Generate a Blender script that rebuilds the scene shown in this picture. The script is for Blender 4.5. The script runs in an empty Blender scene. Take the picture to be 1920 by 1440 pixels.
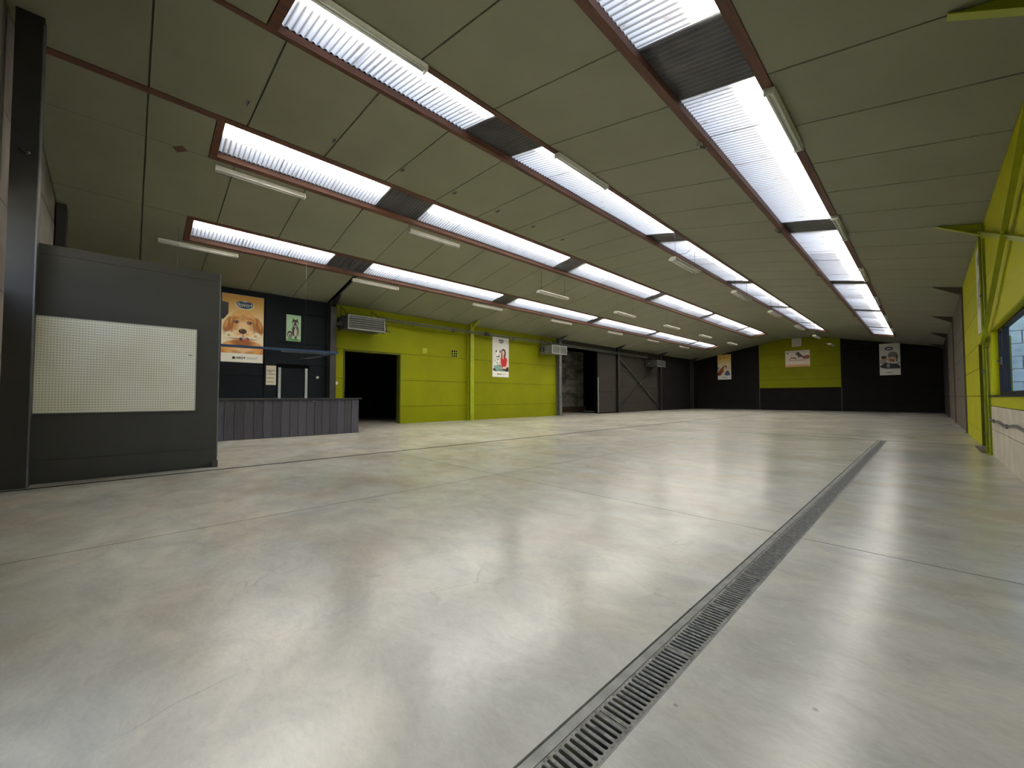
import bpy, math, random
import numpy as np
from mathutils import Vector, Matrix
random.seed(4)
D = bpy.data
SC = bpy.context.scene
COL = SC.collection
PI = math.pi
# ------------------------------------------------------------------ camera
cd = D.cameras.new('camera'); cam = D.objects.new('camera', cd); COL.objects.link(cam)
cd.sensor_fit = 'HORIZONTAL'; cd.sensor_width = 36.0; cd.lens = 36.0 * 745.0 / 1920.0
cd.clip_start = 0.02; cd.clip_end = 400
yaw, pit, rol = math.radians(46.2), math.radians(1.88), math.radians(-0.065)
fw = Vector((-math.sin(yaw) * math.cos(pit), math.cos(yaw) * math.cos(pit), math.sin(pit)))
r0 = Vector((math.cos(yaw), math.sin(yaw), 0)); u0 = r0.cross(fw)
rr = r0 * math.cos(rol) + u0 * math.sin(rol); uu = -r0 * math.sin(rol) + u0 * math.cos(rol)
m = Matrix((rr, uu, -fw)).transposed().to_4x4(); m.translation = (0, 0, 1.05)
cam.matrix_world = m
SC.camera = cam
# ------------------------------------------------------------------ world, sun, exposure
w = D.worlds.new('world'); SC.world = w; w.use_nodes = True
nt = w.node_tree; nt.nodes.clear()
sky = nt.nodes.new('ShaderNodeTexSky'); sky.sky_type = 'NISHITA'; sky.sun_disc = False
sky.sun_elevation = math.radians(48); sky.sun_rotation = math.radians(250); sky.air_density = 1.0; sky.dust_density = 2.0
bg = nt.nodes.new('ShaderNodeBackground'); bg.inputs['Strength'].default_value = 0.20
wo = nt.nodes.new('ShaderNodeOutputWorld')
hs = nt.nodes.new('ShaderNodeHueSaturation'); hs.inputs['Saturation'].default_value = 0.55
nt.links.new(sky.outputs[0], hs.inputs['Color']); nt.links.new(hs.outputs[0], bg.inputs[0]); nt.links.new(bg.outputs[0], wo.inputs[0])
sl = D.lights.new('sun', 'SUN'); sl.energy = 40.0; sl.angle = math.radians(13.0); sl.color = (1.0, 0.93, 0.80)
sun = D.objects.new('sun', sl); COL.objects.link(sun)
sdir = Vector((0.70, -0.20, -0.63)).normalized()
sun.rotation_euler = sdir.to_track_quat('-Z', 'Y').to_euler()
vs = SC.view_settings
vs.view_transform = 'Standard'; vs.look = 'None'; vs.gamma = 1.0; vs.use_curve_mapping = False
vs.exposure = 2.05
cy = SC.cycles
cy.max_bounces = 9; cy.diffuse_bounces = 6; cy.glossy_bounces = 4; cy.transmission_bounces = 6
cy.transparent_max_bounces = 8; cy.caustics_reflective = False; cy.caustics_refractive = False
cy.sample_clamp_indirect = 12.0
# ------------------------------------------------------------------ materials
def newmat(name):
    mt = D.materials.new(name); mt.use_nodes = True
    n = mt.node_tree; b = n.nodes['Principled BSDF']
    return mt, n, b
def mat(name, c, rough=0.6, metal=0.0, c2=None, scale=6.0, bump=0.0, bscale=60.0, spec=0.5, stretch=(1, 1, 1), detail=4.0):
    mt, n, b = newmat(name)
    b.inputs['Roughness'].default_value = rough; b.inputs['Metallic'].default_value = metal
    b.inputs['Specular IOR Level'].default_value = spec
    c2 = c2 or tuple(x * 0.86 for x in c)
    tc = n.nodes.new('ShaderNodeTexCoord'); mp = n.nodes.new('ShaderNodeMapping'); mp.inputs['Scale'].default_value = stretch
    no = n.nodes.new('ShaderNodeTexNoise'); no.inputs['Scale'].default_value = scale; no.inputs['Detail'].default_value = detail
    cr = n.nodes.new('ShaderNodeValToRGB'); cr.color_ramp.elements[0].position = 0.35; cr.color_ramp.elements[1].position = 0.65
    cr.color_ramp.elements[0].color = (*c2, 1); cr.color_ramp.elements[1].color = (*c, 1)
    L = n.links.new
    L(tc.outputs['Object'], mp.inputs[0]); L(mp.outputs[0], no.inputs['Vector']); L(no.outputs['Fac'], cr.inputs[0]); L(cr.outputs[0], b.inputs['Base Color'])
    if bump:
        n2 = n.nodes.new('ShaderNodeTexNoise'); n2.inputs['Scale'].default_value = bscale; n2.inputs['Detail'].default_value = 3
        bp = n.nodes.new('ShaderNodeBump'); bp.inputs['Strength'].default_value = bump; bp.inputs['Distance'].default_value = 0.01
        L(mp.outputs[0], n2.inputs['Vector']); L(n2.outputs['Fac'], bp.inputs['Height']); L(bp.outputs[0], b.inputs['Normal'])
    return mt
M = {}
M['ceil'] = mat('ceiling_panel_paint', (0.24, 0.243, 0.17), 0.5, c2=(0.218, 0.222, 0.152), scale=0.9, spec=0.3)
M['joint'] = mat('ceiling_joint', (0.13, 0.13, 0.12), 0.7)
M['black'] = mat('black_gap', (0.006, 0.006, 0.006), 0.9, spec=0.0)
M['roof'] = mat('roof_sheet', (0.09, 0.085, 0.08), 0.9)
M['timber'] = mat('brown_timber', (0.135, 0.050, 0.026), 0.6, c2=(0.075, 0.030, 0.018), scale=3.0, stretch=(8, 1, 8), bump=0.2)
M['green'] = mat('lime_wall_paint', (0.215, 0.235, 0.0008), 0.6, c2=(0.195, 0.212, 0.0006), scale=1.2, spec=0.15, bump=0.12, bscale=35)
M['lime'] = mat('lit_lime_wall_paint', (0.50, 0.50, 0.0015), 0.6, c2=(0.46, 0.46, 0.001), scale=1.2, spec=0.15, bump=0.12, bscale=35)  # same paint, lightened to stand for the right wall's stronger light
M['green_steel'] = mat('lime_steel_paint', (0.32, 0.37, 0.015), 0.4, c2=(0.28, 0.32, 0.01), spec=0.3)
M['dgreen'] = mat('dark_green_paint_and_shade', (0.10, 0.12, 0.006), 0.6, spec=0.2)
M['brown'] = mat('taupe_wall_paint', (0.13, 0.105, 0.08), 0.7, c2=(0.115, 0.09, 0.07), scale=1.5, bump=0.12, bscale=35)
M['dark'] = mat('dark_brown_wall', (0.028, 0.024, 0.019), 0.75, c2=(0.024, 0.020, 0.016), spec=0.3, scale=1.5, bump=0.12, bscale=35)
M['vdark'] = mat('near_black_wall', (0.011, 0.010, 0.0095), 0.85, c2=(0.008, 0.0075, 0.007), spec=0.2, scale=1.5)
M['navy'] = mat('dark_blue_grey_wall', (0.010, 0.0135, 0.019), 0.6, c2=(0.008, 0.011, 0.015), spec=0.12, scale=1.5, bump=0.1, bscale=35)
M['concrete'] = mat('bare_concrete_wall', (0.66, 0.60, 0.50), 0.85, c2=(0.54, 0.49, 0.40), scale=2.2, bump=0.25, bscale=25)
M['nearwall'] = mat('grey_render_wall', (0.20, 0.175, 0.15), 0.85, c2=(0.13, 0.115, 0.10), scale=2.0, bump=0.25, bscale=25)
M['oldconc'] = mat('stained_concrete', (0.42, 0.39, 0.33), 0.9, c2=(0.13, 0.12, 0.105), scale=1.1, stretch=(1, 1, 2.5), bump=0.3, bscale=20)
M['redbrown'] = mat('brown_plinth', (0.13, 0.085, 0.055), 0.8, c2=(0.09, 0.06, 0.04))
M['steel_dark'] = mat('dark_steel', (0.025, 0.024, 0.024), 0.45, c2=(0.020, 0.019, 0.019))
M['steel_grey'] = mat('grey_steel', (0.16, 0.17, 0.175), 0.4, 0.3, c2=(0.11, 0.12, 0.125))
M['galv'] = mat('galvanised_steel', (0.42, 0.42, 0.39), 0.45, 0.6, c2=(0.27, 0.27, 0.25), scale=14)
M['alu'] = mat('aluminium', (0.55, 0.57, 0.58), 0.3, 0.8)
M['grate'] = mat('worn_grate_steel', (0.30, 0.295, 0.27), 0.5, 0.35, c2=(0.16, 0.15, 0.14), scale=30, bump=0.2, bscale=200)
M['rim'] = mat('channel_rim_concrete', (0.34, 0.33, 0.305), 0.7, c2=(0.24, 0.235, 0.215), scale=12)
M['sawcut'] = mat('dirty_saw_cut', (0.06, 0.055, 0.05), 0.9, spec=0.0)
M['partition'] = mat('partition_paint', (0.043, 0.041, 0.035), 0.65, c2=(0.038, 0.036, 0.031), scale=1.3, bump=0.15, bscale=30)
for _i, _c in enumerate(((0.072, 0.070, 0.092), (0.060, 0.057, 0.074), (0.082, 0.080, 0.108))):
    M['plank%d' % _i] = mat('grey_stained_plank_%d' % _i, _c, 0.6, c2=tuple(x * 0.62 for x in _c), scale=3.0, stretch=(1, 16, 0.5), bump=0.15, bscale=20)
M['plank'] = M['plank0']
M['ctop'] = mat('counter_top', (0.035, 0.035, 0.038), 0.35)
M['blue'] = mat('navy_painted_steel', (0.03, 0.065, 0.15), 0.35, 0.2)
M['white'] = mat('white_enamel', (0.62, 0.62, 0.57), 0.4, c2=(0.54, 0.54, 0.49))
M['tube'] = mat('unlit_fluorescent_glass', (0.75, 0.76, 0.74), 0.2)
M['offwhite'] = mat('cream_plastic', (0.45, 0.44, 0.38), 0.5)
M['paper'] = mat('poster_paper', (0.60, 0.60, 0.56), 0.45)
M['ink'] = mat('dark_ink', (0.02, 0.02, 0.022), 0.5)
M['inkgrey'] = mat('grey_ink', (0.25, 0.25, 0.26), 0.5)
M['heater'] = mat('heater_casing', (0.055, 0.06, 0.055), 0.5, c2=(0.045, 0.05, 0.045))
M['heaterg'] = mat('heater_casing_pale', (0.17, 0.19, 0.17), 0.5, c2=(0.13, 0.145, 0.13))
M['slate'] = mat('dark_window_frame', (0.006, 0.008, 0.016), 0.5, spec=0.2)
M['rubber'] = mat('dark_mat', (0.10, 0.09, 0.075), 0.9)
M['leaf'] = mat('shrub_leaves', (0.10, 0.24, 0.05), 0.6, c2=(0.03, 0.10, 0.02), scale=8)
M['stone'] = mat('outside_block', (0.40, 0.48, 0.55), 0.8, c2=(0.22, 0.28, 0.33), scale=1.5)
M['grass'] = mat('outside_ground', (0.38, 0.38, 0.34), 0.9)
# floor: burnished concrete
def floor_mat():
    mt, n, b = newmat('burnished_concrete'); L = n.links.new
    tc = n.nodes.new('ShaderNodeTexCoord')
    def noise(sc, det=5, st=(1, 1, 1), dist=0.0, rough=0.55, rot=0.0):
        mp = n.nodes.new('ShaderNodeMapping'); mp.inputs['Scale'].default_value = st; mp.inputs['Rotation'].default_value = (0, 0, rot)
        no = n.nodes.new('ShaderNodeTexNoise'); no.inputs['Scale'].default_value = sc; no.inputs['Detail'].default_value = det
        no.inputs['Distortion'].default_value = dist; no.inputs['Roughness'].default_value = rough
        L(tc.outputs['Object'], mp.inputs[0]); L(mp.outputs[0], no.inputs['Vector']); return no.outputs['Fac']
    def ramp(fac, a, b_, ca, cb):
        r = n.nodes.new('ShaderNodeValToRGB'); e = r.color_ramp.elements
        e[0].position = a; e[1].position = b_; e[0].color = (*ca, 1); e[1].color = (*cb, 1); L(fac, r.inputs[0]); return r.outputs[0]
    def mix(kind, f, a, c):
        x = n.nodes.new('ShaderNodeMix'); x.data_type = 'RGBA'; x.blend_type = kind
        if isinstance(f, float): x.inputs[0].default_value = f
        else: L(f, x.inputs[0])
        L(a, x.inputs[6]); L(c, x.inputs[7]); return x.outputs[2]
    base = ramp(noise(0.55, 6, dist=0.6), 0.32, 0.68, (0.48, 0.47, 0.435), (0.68, 0.67, 0.62))
    warm = ramp(noise(0.9, 4, (1, 1.6, 1), 0.3), 0.42, 0.72, (1, 1, 1), (1.0, 0.90, 0.80))
    c = mix('MULTIPLY', 0.85, base, warm)
    mott = ramp(noise(2.6, 10, (1.0, 1.4, 1), 0.5, 0.68), 0.28, 0.72, (0.62, 0.63, 0.63), (1.0, 0.99, 0.965))
    c = mix('MULTIPLY', 0.8, c, mott)
    fine = ramp(noise(26, 8, (1, 2.2, 1), 0.8, 0.7, 0.5), 0.25, 0.75, (0.78, 0.78, 0.78), (1.0, 1.0, 1.0))
    c = mix('MULTIPLY', 0.7, c, fine)
    # scuffs and scratches
    v = n.nodes.new('ShaderNodeTexVoronoi'); v.feature = 'DISTANCE_TO_EDGE'; v.inputs['Scale'].default_value = 1.7
    mpv = n.nodes.new('ShaderNodeMapping'); mpv.inputs['Scale'].default_value = (1, 0.45, 1); mpv.inputs['Rotation'].default_value = (0, 0, 0.7)
    wob = n.nodes.new('ShaderNodeMix'); wob.data_type = 'RGBA'; wob.blend_type = 'LINEAR_LIGHT'; wob.inputs[0].default_value = 0.12
    nz = n.nodes.new('ShaderNodeTexNoise'); nz.inputs['Scale'].default_value = 1.5; L(tc.outputs['Object'], nz.inputs['Vector'])
    L(tc.outputs['Object'], wob.inputs[6]); L(nz.outputs['Color'], wob.inputs[7]); L(wob.outputs[2], mpv.inputs[0]); L(mpv.outputs[0], v.inputs['Vector'])
    scr = ramp(v.outputs['Distance'], 0.0, 0.006, (1, 1, 1), (0, 0, 0))
    gate = ramp(noise(1.3, 3), 0.56, 0.64, (0, 0, 0), (1, 1, 1))
    sg = mix('MULTIPLY', 1.0, scr, gate)
    g2 = n.nodes.new('ShaderNodeMath'); g2.operation = 'MULTIPLY'; g2.inputs[1].default_value = 0.35; L(sg, g2.inputs[0])
    dk = n.nodes.new('ShaderNodeRGB'); dk.outputs[0].default_value = (0.16, 0.15, 0.13, 1)
    c = mix('MIX', g2.outputs[0], c, dk.outputs[0])
    # little dark specks
    v2 = n.nodes.new('ShaderNodeTexVoronoi'); v2.inputs['Scale'].default_value = 5.5; L(tc.outputs['Object'], v2.inputs['Vector'])
    sp = ramp(v2.outputs['Distance'], 0.03, 0.06, (1, 1, 1), (0, 0, 0))
    gate2 = ramp(noise(2.3, 2), 0.56, 0.60, (0, 0, 0), (1, 1, 1))
    sp2 = mix('MULTIPLY', 1.0, sp, gate2)
    g3 = n.nodes.new('ShaderNodeMath'); g3.operation = 'MULTIPLY'; g3.inputs[1].default_value = 0.6; L(sp2, g3.inputs[0])
    c = mix('MIX', g3.outputs[0], c, dk.outputs[0])
    L(c, b.inputs['Base Color'])
    ro = n.nodes.new('ShaderNodeMath'); ro.operation = 'MULTIPLY_ADD'; ro.inputs[1].default_value = 0.05; ro.inputs[2].default_value = 0.212
    L(noise(1.3, 8, (1, 1.4, 1), 0.3, 0.6), ro.inputs[0])
    L(ro.outputs[0], b.inputs['Roughness']); b.inputs['Specular IOR Level'].default_value = 1.0
    bp = n.nodes.new('ShaderNodeBump'); bp.inputs['Strength'].default_value = 0.025; bp.inputs['Distance'].default_value = 0.01
    L(noise(14, 6, (1, 1.6, 1), 0.4, 0.6), bp.inputs['Height']); L(bp.outputs[0], b.inputs['Normal'])
    return mt
M['floor'] = floor_mat()
def sheet_mat():   # translucent weathered corrugated sheet: daylight passes through it
    mt = D.materials.new('translucent_corrugated_sheet'); mt.use_nodes = True; n = mt.node_tree; n.nodes.clear(); L = n.links.new
    tc = n.nodes.new('ShaderNodeTexCoord'); mp = n.nodes.new('ShaderNodeMapping'); mp.inputs['Scale'].default_value = (1, 5, 1)
    no = n.nodes.new('ShaderNodeTexNoise'); no.inputs['Scale'].default_value = 2.6; no.inputs['Detail'].default_value = 7; no.inputs['Roughness'].default_value = 0.7
    cr = n.nodes.new('ShaderNodeValToRGB'); e = cr.color_ramp.elements
    e[0].position = 0.27; e[0].color = (0.42, 0.33, 0.24, 1); e[1].position = 0.42; e[1].color = (0.80, 0.81, 0.82, 1)
    L(tc.outputs['Object'], mp.inputs[0]); L(mp.outputs[0], no.inputs['Vector']); L(no.outputs['Fac'], cr.inputs[0])
    at = n.nodes.new('ShaderNodeAttribute'); at.attribute_name = 'valley_tone'
    mx = n.nodes.new('ShaderNodeMix'); mx.data_type = 'RGBA'; mx.blend_type = 'MULTIPLY'; mx.inputs[0].default_value = 1.0
    L(cr.outputs[0], mx.inputs[6]); L(at.outputs['Color'], mx.inputs[7])
    tr = n.nodes.new('ShaderNodeBsdfTranslucent'); df = n.nodes.new('ShaderNodeBsdfDiffuse'); ms = n.nodes.new('ShaderNodeMixShader')
    ms.inputs[0].default_value = 0.28
    L(mx.outputs[2], tr.inputs[0]); L(mx.outputs[2], df.inputs[0]); L(tr.outputs[0], ms.inputs[1]); L(df.outputs[0], ms.inputs[2])
    o = n.nodes.new('ShaderNodeOutputMaterial'); L(ms.outputs[0], o.inputs[0]); return mt
M['sheet'] = sheet_mat()
M['shade_sheet'] = mat('rafter_shade_sheet', (0.10, 0.10, 0.105), 0.3, c2=(0.07, 0.07, 0.075), scale=3)  # dark tone stands for the rafters' shade in the roof lights
def peg_mat():
    mt, n, b = newmat('perforated_board'); L = n.links.new
    tc = n.nodes.new('ShaderNodeTexCoord'); sx = n.nodes.new('ShaderNodeSeparateXYZ'); L(tc.outputs['Object'], sx.inputs[0])
    def mth(op, a, b_=None, c=None):
        q = n.nodes.new('ShaderNodeMath'); q.operation = op
        for i, v in enumerate((a, b_, c)):
            if v is None: continue
            if isinstance(v, (int, float)): q.inputs[i].default_value = v
            else: L(v, q.inputs[i])
        return q.outputs[0]
    def cell(s, pitch, half):
        f = mth('FRACT', mth('DIVIDE', s, pitch)); return mth('LESS_THAN', mth('ABSOLUTE', mth('SUBTRACT', f, 0.5)), half)
    h = mth('MULTIPLY', cell(sx.outputs[1], 0.0265, 0.24), cell(sx.outputs[2], 0.0325, 0.13))
    no = n.nodes.new('ShaderNodeTexNoise'); no.inputs['Scale'].default_value = 1.6; L(tc.outputs['Object'], no.inputs['Vector'])
    cr = n.nodes.new('ShaderNodeValToRGB'); cr.color_ramp.elements[0].color = (0.74, 0.71, 0.57, 1); cr.color_ramp.elements[1].color = (0.80, 0.80, 0.70, 1)
    cr.color_ramp.elements[0].position = 0.35; cr.color_ramp.elements[1].position = 0.65; L(no.outputs['Fac'], cr.inputs[0])
    mx = n.nodes.new('ShaderNodeMix'); mx.data_type = 'RGBA'; L(h, mx.inputs[0]); L(cr.outputs[0], mx.inputs[6]); mx.inputs[7].default_value = (0.24, 0.24, 0.20, 1)
    L(mx.outputs[2], b.inputs['Base Color']); b.inputs['Roughness'].default_value = 0.5
    return mt
M['peg'] = peg_mat()
def print_mat():
    mt, n, b = newmat('printed_picture'); at = n.nodes.new('ShaderNodeAttribute'); at.attribute_name = 'Col'
    n.links.new(at.outputs['Color'], b.inputs['Base Color']); b.inputs['Roughness'].default_value = 0.4
    return mt
M['print'] = print_mat()
def glass_mat():
    mt = D.materials.new('window_glass'); mt.use_nodes = True; n = mt.node_tree; n.nodes.clear(); L = n.links.new
    t = n.nodes.new('ShaderNodeBsdfTransparent'); t.inputs[0].default_value = (0.80, 0.88, 0.92, 1)
    g = n.nodes.new('ShaderNodeBsdfGlossy'); g.inputs['Roughness'].default_value = 0.02
    ms = n.nodes.new('ShaderNodeMixShader'); o = n.nodes.new('ShaderNodeOutputMaterial')
    ms.inputs[0].default_value = 0.14; L(t.outputs[0], ms.inputs[1]); L(g.outputs[0], ms.inputs[2]); L(ms.outputs[0], o.inputs[0]); return mt
M['glass'] = glass_mat()
# ------------------------------------------------------------------ mesh helpers
class MB:
    def __init__(s): s.v = []; s.f = []; s.m = []; s.sm = []
    def add(s, vs_, fs, mi=0, smooth=False):
        o = len(s.v); s.v += [tuple(p) for p in vs_]
        for f in fs: s.f.append(tuple(i + o for i in f)); s.m.append(mi); s.sm.append(smooth)
        return s
    def hexa(s, p, mi=0):
        return s.add(p, [(0, 3, 2, 1), (4, 5, 6, 7), (0, 1, 5, 4), (1, 2, 6, 5), (2, 3, 7, 6), (3, 0, 4, 7)], mi)
    def box(s, x0, x1, y0, y1, z0, z1, mi=0):
        return s.hexa([(x0, y0, z0), (x1, y0, z0), (x1, y1, z0), (x0, y1, z0), (x0, y0, z1), (x1, y0, z1), (x1, y1, z1), (x0, y1, z1)], mi)
    def bar(s, a, b, wd, ht, mi=0, up=(0, 0, 1)):
        a = Vector(a); b = Vector(b); d = (b - a).normalized(); u = Vector(up)
        if abs(d.dot(u)) > 0.98: u = Vector((1, 0, 0))
        r = d.cross(u).normalized(); u = r.cross(d).normalized()
        P = []
        for q in (a, b):
            for i, j in ((-1, -1), (1, -1), (1, 1), (-1, 1)): P.append(q + r * wd / 2 * i + u * ht / 2 * j)
        return s.add(P, [(0, 1, 2, 3), (7, 6, 5, 4), (0, 4, 5, 1), (1, 5, 6, 2), (2, 6, 7, 3), (3, 7, 4, 0)], mi)
    def tube(s, pts, r, n=8, mi=0):
        pts = [Vector(p) for p in pts]; o = len(s.v); k = len(pts)
        for i, p in enumerate(pts):
            d = (pts[min(i + 1, k - 1)] - pts[max(i - 1, 0)]).normalized()
            u = Vector((0, 0, 1)) if abs(d.z) < 0.9 else Vector((1, 0, 0))
            a = d.cross(u).normalized(); b = a.cross(d)
            for j in range(n):
                t = 2 * PI * j / n; s.v.append(tuple(p + a * r * math.cos(t) + b * r * math.sin(t)))
        for i in range(k - 1):
            for j in range(n):
                s.f.append((o + i * n + j, o + (i + 1) * n + j, o + (i + 1) * n + (j + 1) % n, o + i * n + (j + 1) % n)); s.m.append(mi); s.sm.append(True)
        s.f.append(tuple(o + j for j in range(n))[::-1]); s.m.append(mi); s.sm.append(False)
        s.f.append(tuple(o + (k - 1) * n + j for j in range(n))); s.m.append(mi); s.sm.append(False)
        return s
    def prism(s, poly, ax, a, b, mi=0):
        """poly: 2D points in the two other axes (in xyz order), extruded along axis ax from a to b"""
        def P(q, t):
            q = list(q); q.insert(ax, t); return tuple(q)
        n = len(poly); V = [P(q, a) for q in poly] + [P(q, b) for q in poly]
        F = [tuple(range(n))[::-1], tuple(range(n, 2 * n))] + [(i, (i + 1) % n, n + (i + 1) % n, n + i) for i in range(n)]
        return s.add(V, F, mi)
    def build(s, name, mats, parent=None, bevel=0.0, fix=True):
        me = D.meshes.new(name); me.from_pydata(s.v, [], s.f)
        if not isinstance(mats, (list, tuple)): mats = [mats]
        for x in mats: me.materials.append(M[x] if isinstance(x, str) else x)
        me.polygons.foreach_set('material_index', s.m); me.polygons.foreach_set('use_smooth', s.sm)
        if fix:
            import bmesh
            bm = bmesh.new(); bm.from_mesh(me); bmesh.ops.recalc_face_normals(bm, faces=bm.faces); bm.to_mesh(me); bm.free()
        me.update()
        return link(name, me, parent, bevel)
def link(name, me, parent=None, bevel=0.0):
    o = D.objects.new(name, me); COL.objects.link(o)
    if parent is not None: o.parent = parent
    if bevel:
        b = o.modifiers.new('bevel', 'BEVEL'); b.width = bevel; b.segments = 2; b.limit_method = 'ANGLE'
    return o
def tag(o, label=None, cat=None, group=None, kind=None):
    if label: o['label'] = label
    if cat: o['category'] = cat
    if group: o['group'] = group
    if kind: o['kind'] = kind
    return o
def empty(name, loc=(0, 0, 0)):
    o = D.objects.new(name, None); o.location = loc; o.empty_display_size = 0.1; COL.objects.link(o); return o
def under(ch, root):      # children built in world coordinates under a root that has a location
    ch.parent = root; ch.matrix_parent_inverse = Matrix.Translation(root.location).inverted(); return ch
def struct(o, label=None): return tag(o, label, None, None, 'structure')
# ------------------------------------------------------------------ the hall's outline
XL, XR, Y0, Y1 = -14.5, 0.80, -1.15, 37.4
ZL, ZR, SL, SR = 4.37, 4.23, 0.1921, 0.2134
XA, XB = -7.86, -5.51                    # the flat strip of soffit at the ridge
def zc(x):
    if x < XA: return ZL + SL * (x - XL)
    zb = ZR + SR * (0.78 - XB); za = ZL + SL * (XA - XL)
    if x < XB: return za + (zb - za) * (x - XA) / (XB - XA)
    return ZR + SR * (0.78 - x)
FR = [5.04 + 6.19 * k for k in range(6)]      # the steel frames: 5.04 11.23 17.42 23.61 29.8 35.99
ROWS = [(-2.15, -1.25, 1.0), (-5.40, -4.45, 1.2), (-8.86, -7.97, 1.04), (-12.11, -11.20, 0.93)]
YE = 33.1
TW = 0.11                                      # timber width
DX0, DX1 = -0.838, -0.668                      # drain trench
KX = -7.16; TY = 13.02; CY = 3.62; CX = -4.06; g = 0.004
# floor -------------------------------------------------------------
_fb = MB()
_fb.box(-20.5, KX - 0.022, Y0 - 0.3, Y1 + 0.3, -0.30, -0.022).box(KX + 0.022, -0.835, Y0 - 0.3, Y1 + 0.3, -0.30, -0.022).box(-0.67, 1.3, Y0 - 0.3, Y1 + 0.3, -0.30, -0.022)
_fb.box(-0.835, -0.67, TY - 0.05, Y1 + 0.3, -0.30, -0.022).box(-0.835, -0.67, Y0 - 0.3, 0.36, -0.30, -0.022).box(-20.5, 1.3, Y0 - 0.3, Y1 + 0.3, -0.32, -0.29)
floor = struct(_fb.build('floor', 'black'))
def slab(x0, x1, y0, y1):
    return MB().box(x0, x1, y0, y1, -0.021, 0.0).build('floor_slab', 'floor', floor)
slab(-14.75, KX - 0.022, Y0, Y1)
slab(KX + 0.022, CX - g, Y0, CY - g); slab(CX + g, DX0, Y0, CY - g)
slab(KX + 0.022, CX - g, CY + g, TY - 0.014); slab(CX + g, DX0, CY + g, TY - 0.014)
slab(KX + 0.022, 1.10, TY + 0.014, Y1)
slab(DX1, 1.10, Y0, CY - g); slab(DX1, 1.10, CY + g, TY - 0.014)
slab(-20.3, -14.76, 5.3, 22.0)
for (a_, b_, c_, d_) in ((KX - .030, KX + .030, Y0, Y1), (KX + .03, DX0, TY - .016, TY + .016), (DX1, 1.08, TY - .016, TY + .016)):
    MB().box(a_, b_, c_, d_, -0.02, 0.0008).build('joint_strip', 'black', floor)
for (a_, b_, c_, d_) in ((CX - .0035, CX + .0035, Y0, TY), (KX + .03, DX0, CY - .0035, CY + .0035), (DX1, 1.08, CY - .0035, CY + .0035)):
    MB().box(a_, b_, c_, d_, -0.02, 0.0004).build('joint_strip', 'sawcut', floor)
# drain ---------------------------------------------------------------
dr = empty('drain_channel', (-0.755, 0.6, 0))
tag(dr, 'long floor drain with slotted metal grates running down the right side of the floor', 'drain')
mb = MB(); mb.box(-0.830, -0.798, 0.35, TY - 0.03, -0.19, -0.001); mb.box(-0.672, -0.6685, 0.35, TY - 0.03, -0.19, 0.001)
under(mb.build('channel_rim', 'rim'), dr)
under(MB().box(-0.797, -0.673, 0.35, TY - 0.03, -0.20, -0.18).build('channel_bed', 'black'), dr)
P_ = 0.0265; SLN = 0.4995
def grate_mesh():
    b = MB(); x0, x1 = -0.0605, 0.0605; zt, zb = 0.0, -0.0045
    b.box(x0, -0.050, 0, SLN - 0.003, zb, zt); b.box(0.050, x1, 0, SLN - 0.003, zb, zt)
    y = 0.0; n = 0
    while y < SLN - 0.01:
        wbar = 0.0095; e = min(y + wbar, SLN - 0.003)
        b.box(-0.0505, 0.0505, y, e, zb, zt)
        r = (P_ - wbar) / 2
        ys = e + r
        if y + P_ < SLN:                        # rounded slot ends
            for sx in (-1, 1):
                A = [(sx * 0.0505, e)] + [(sx * (0.0505 - r + r * math.sin(t)), ys - r * math.cos(t)) for t in (0, 0.5, 1.05, 1.5708)]
                A2 = [(sx * 0.0505, ys + r)] + [(sx * (0.0505 - r + r * math.sin(t)), ys + r * math.cos(t)) for t in (0, 0.5, 1.05, 1.5708)]
                b.prism(A, 2, zb, zt); b.prism(A2, 2, zb, zt)
        for k in (-1, 0, 1): b.box(k * 0.03 - 0.0016 + 0.008 * (n % 2), k * 0.03 + 0.0016 + 0.008 * (n % 2), y + 0.0032, y + 0.0064, zt, zt + 0.0016)
        for k in (-1, 1): b.box(k * 0.0555 - 0.0016, k * 0.0555 + 0.0016, y + 0.0032, y + 0.0064, zt, zt + 0.0016)
        y += P_; n += 1
    # lock plate at mid length
    cyc = P_ * 9 + 0.018
    b.prism([(0.013 * math.cos(t * PI / 6), cyc + 0.011 * math.sin(t * PI / 6)) for t in range(12)], 2, zb, zt - 0.002, 1)
    b.box(-0.05, 0.05, cyc - 0.0065, cyc - 0.003, zb, zt); b.box(-0.05, 0.05, cyc + 0.003, cyc + 0.0065, zb, zt)
    return b
g0 = grate_mesh().build('grate_section', ['grate', 'black'], None); gm = g0.data
k = 0; y = 0.402
while y + SLN < TY - 0.02:
    o = g0 if k == 0 else link('grate_section', gm)
    o.location = (-0.7345, y, -0.001); under(o, dr); y += SLN; k += 1
# walls ---------------------------------------------------------------
ZJ = [0.0, 0.68, 1.73, 2.79, 3.85]
GAP = 0.006
def wall_panels(root, faces, mt_for, T=0.02):
    for f in faces: pass
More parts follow.
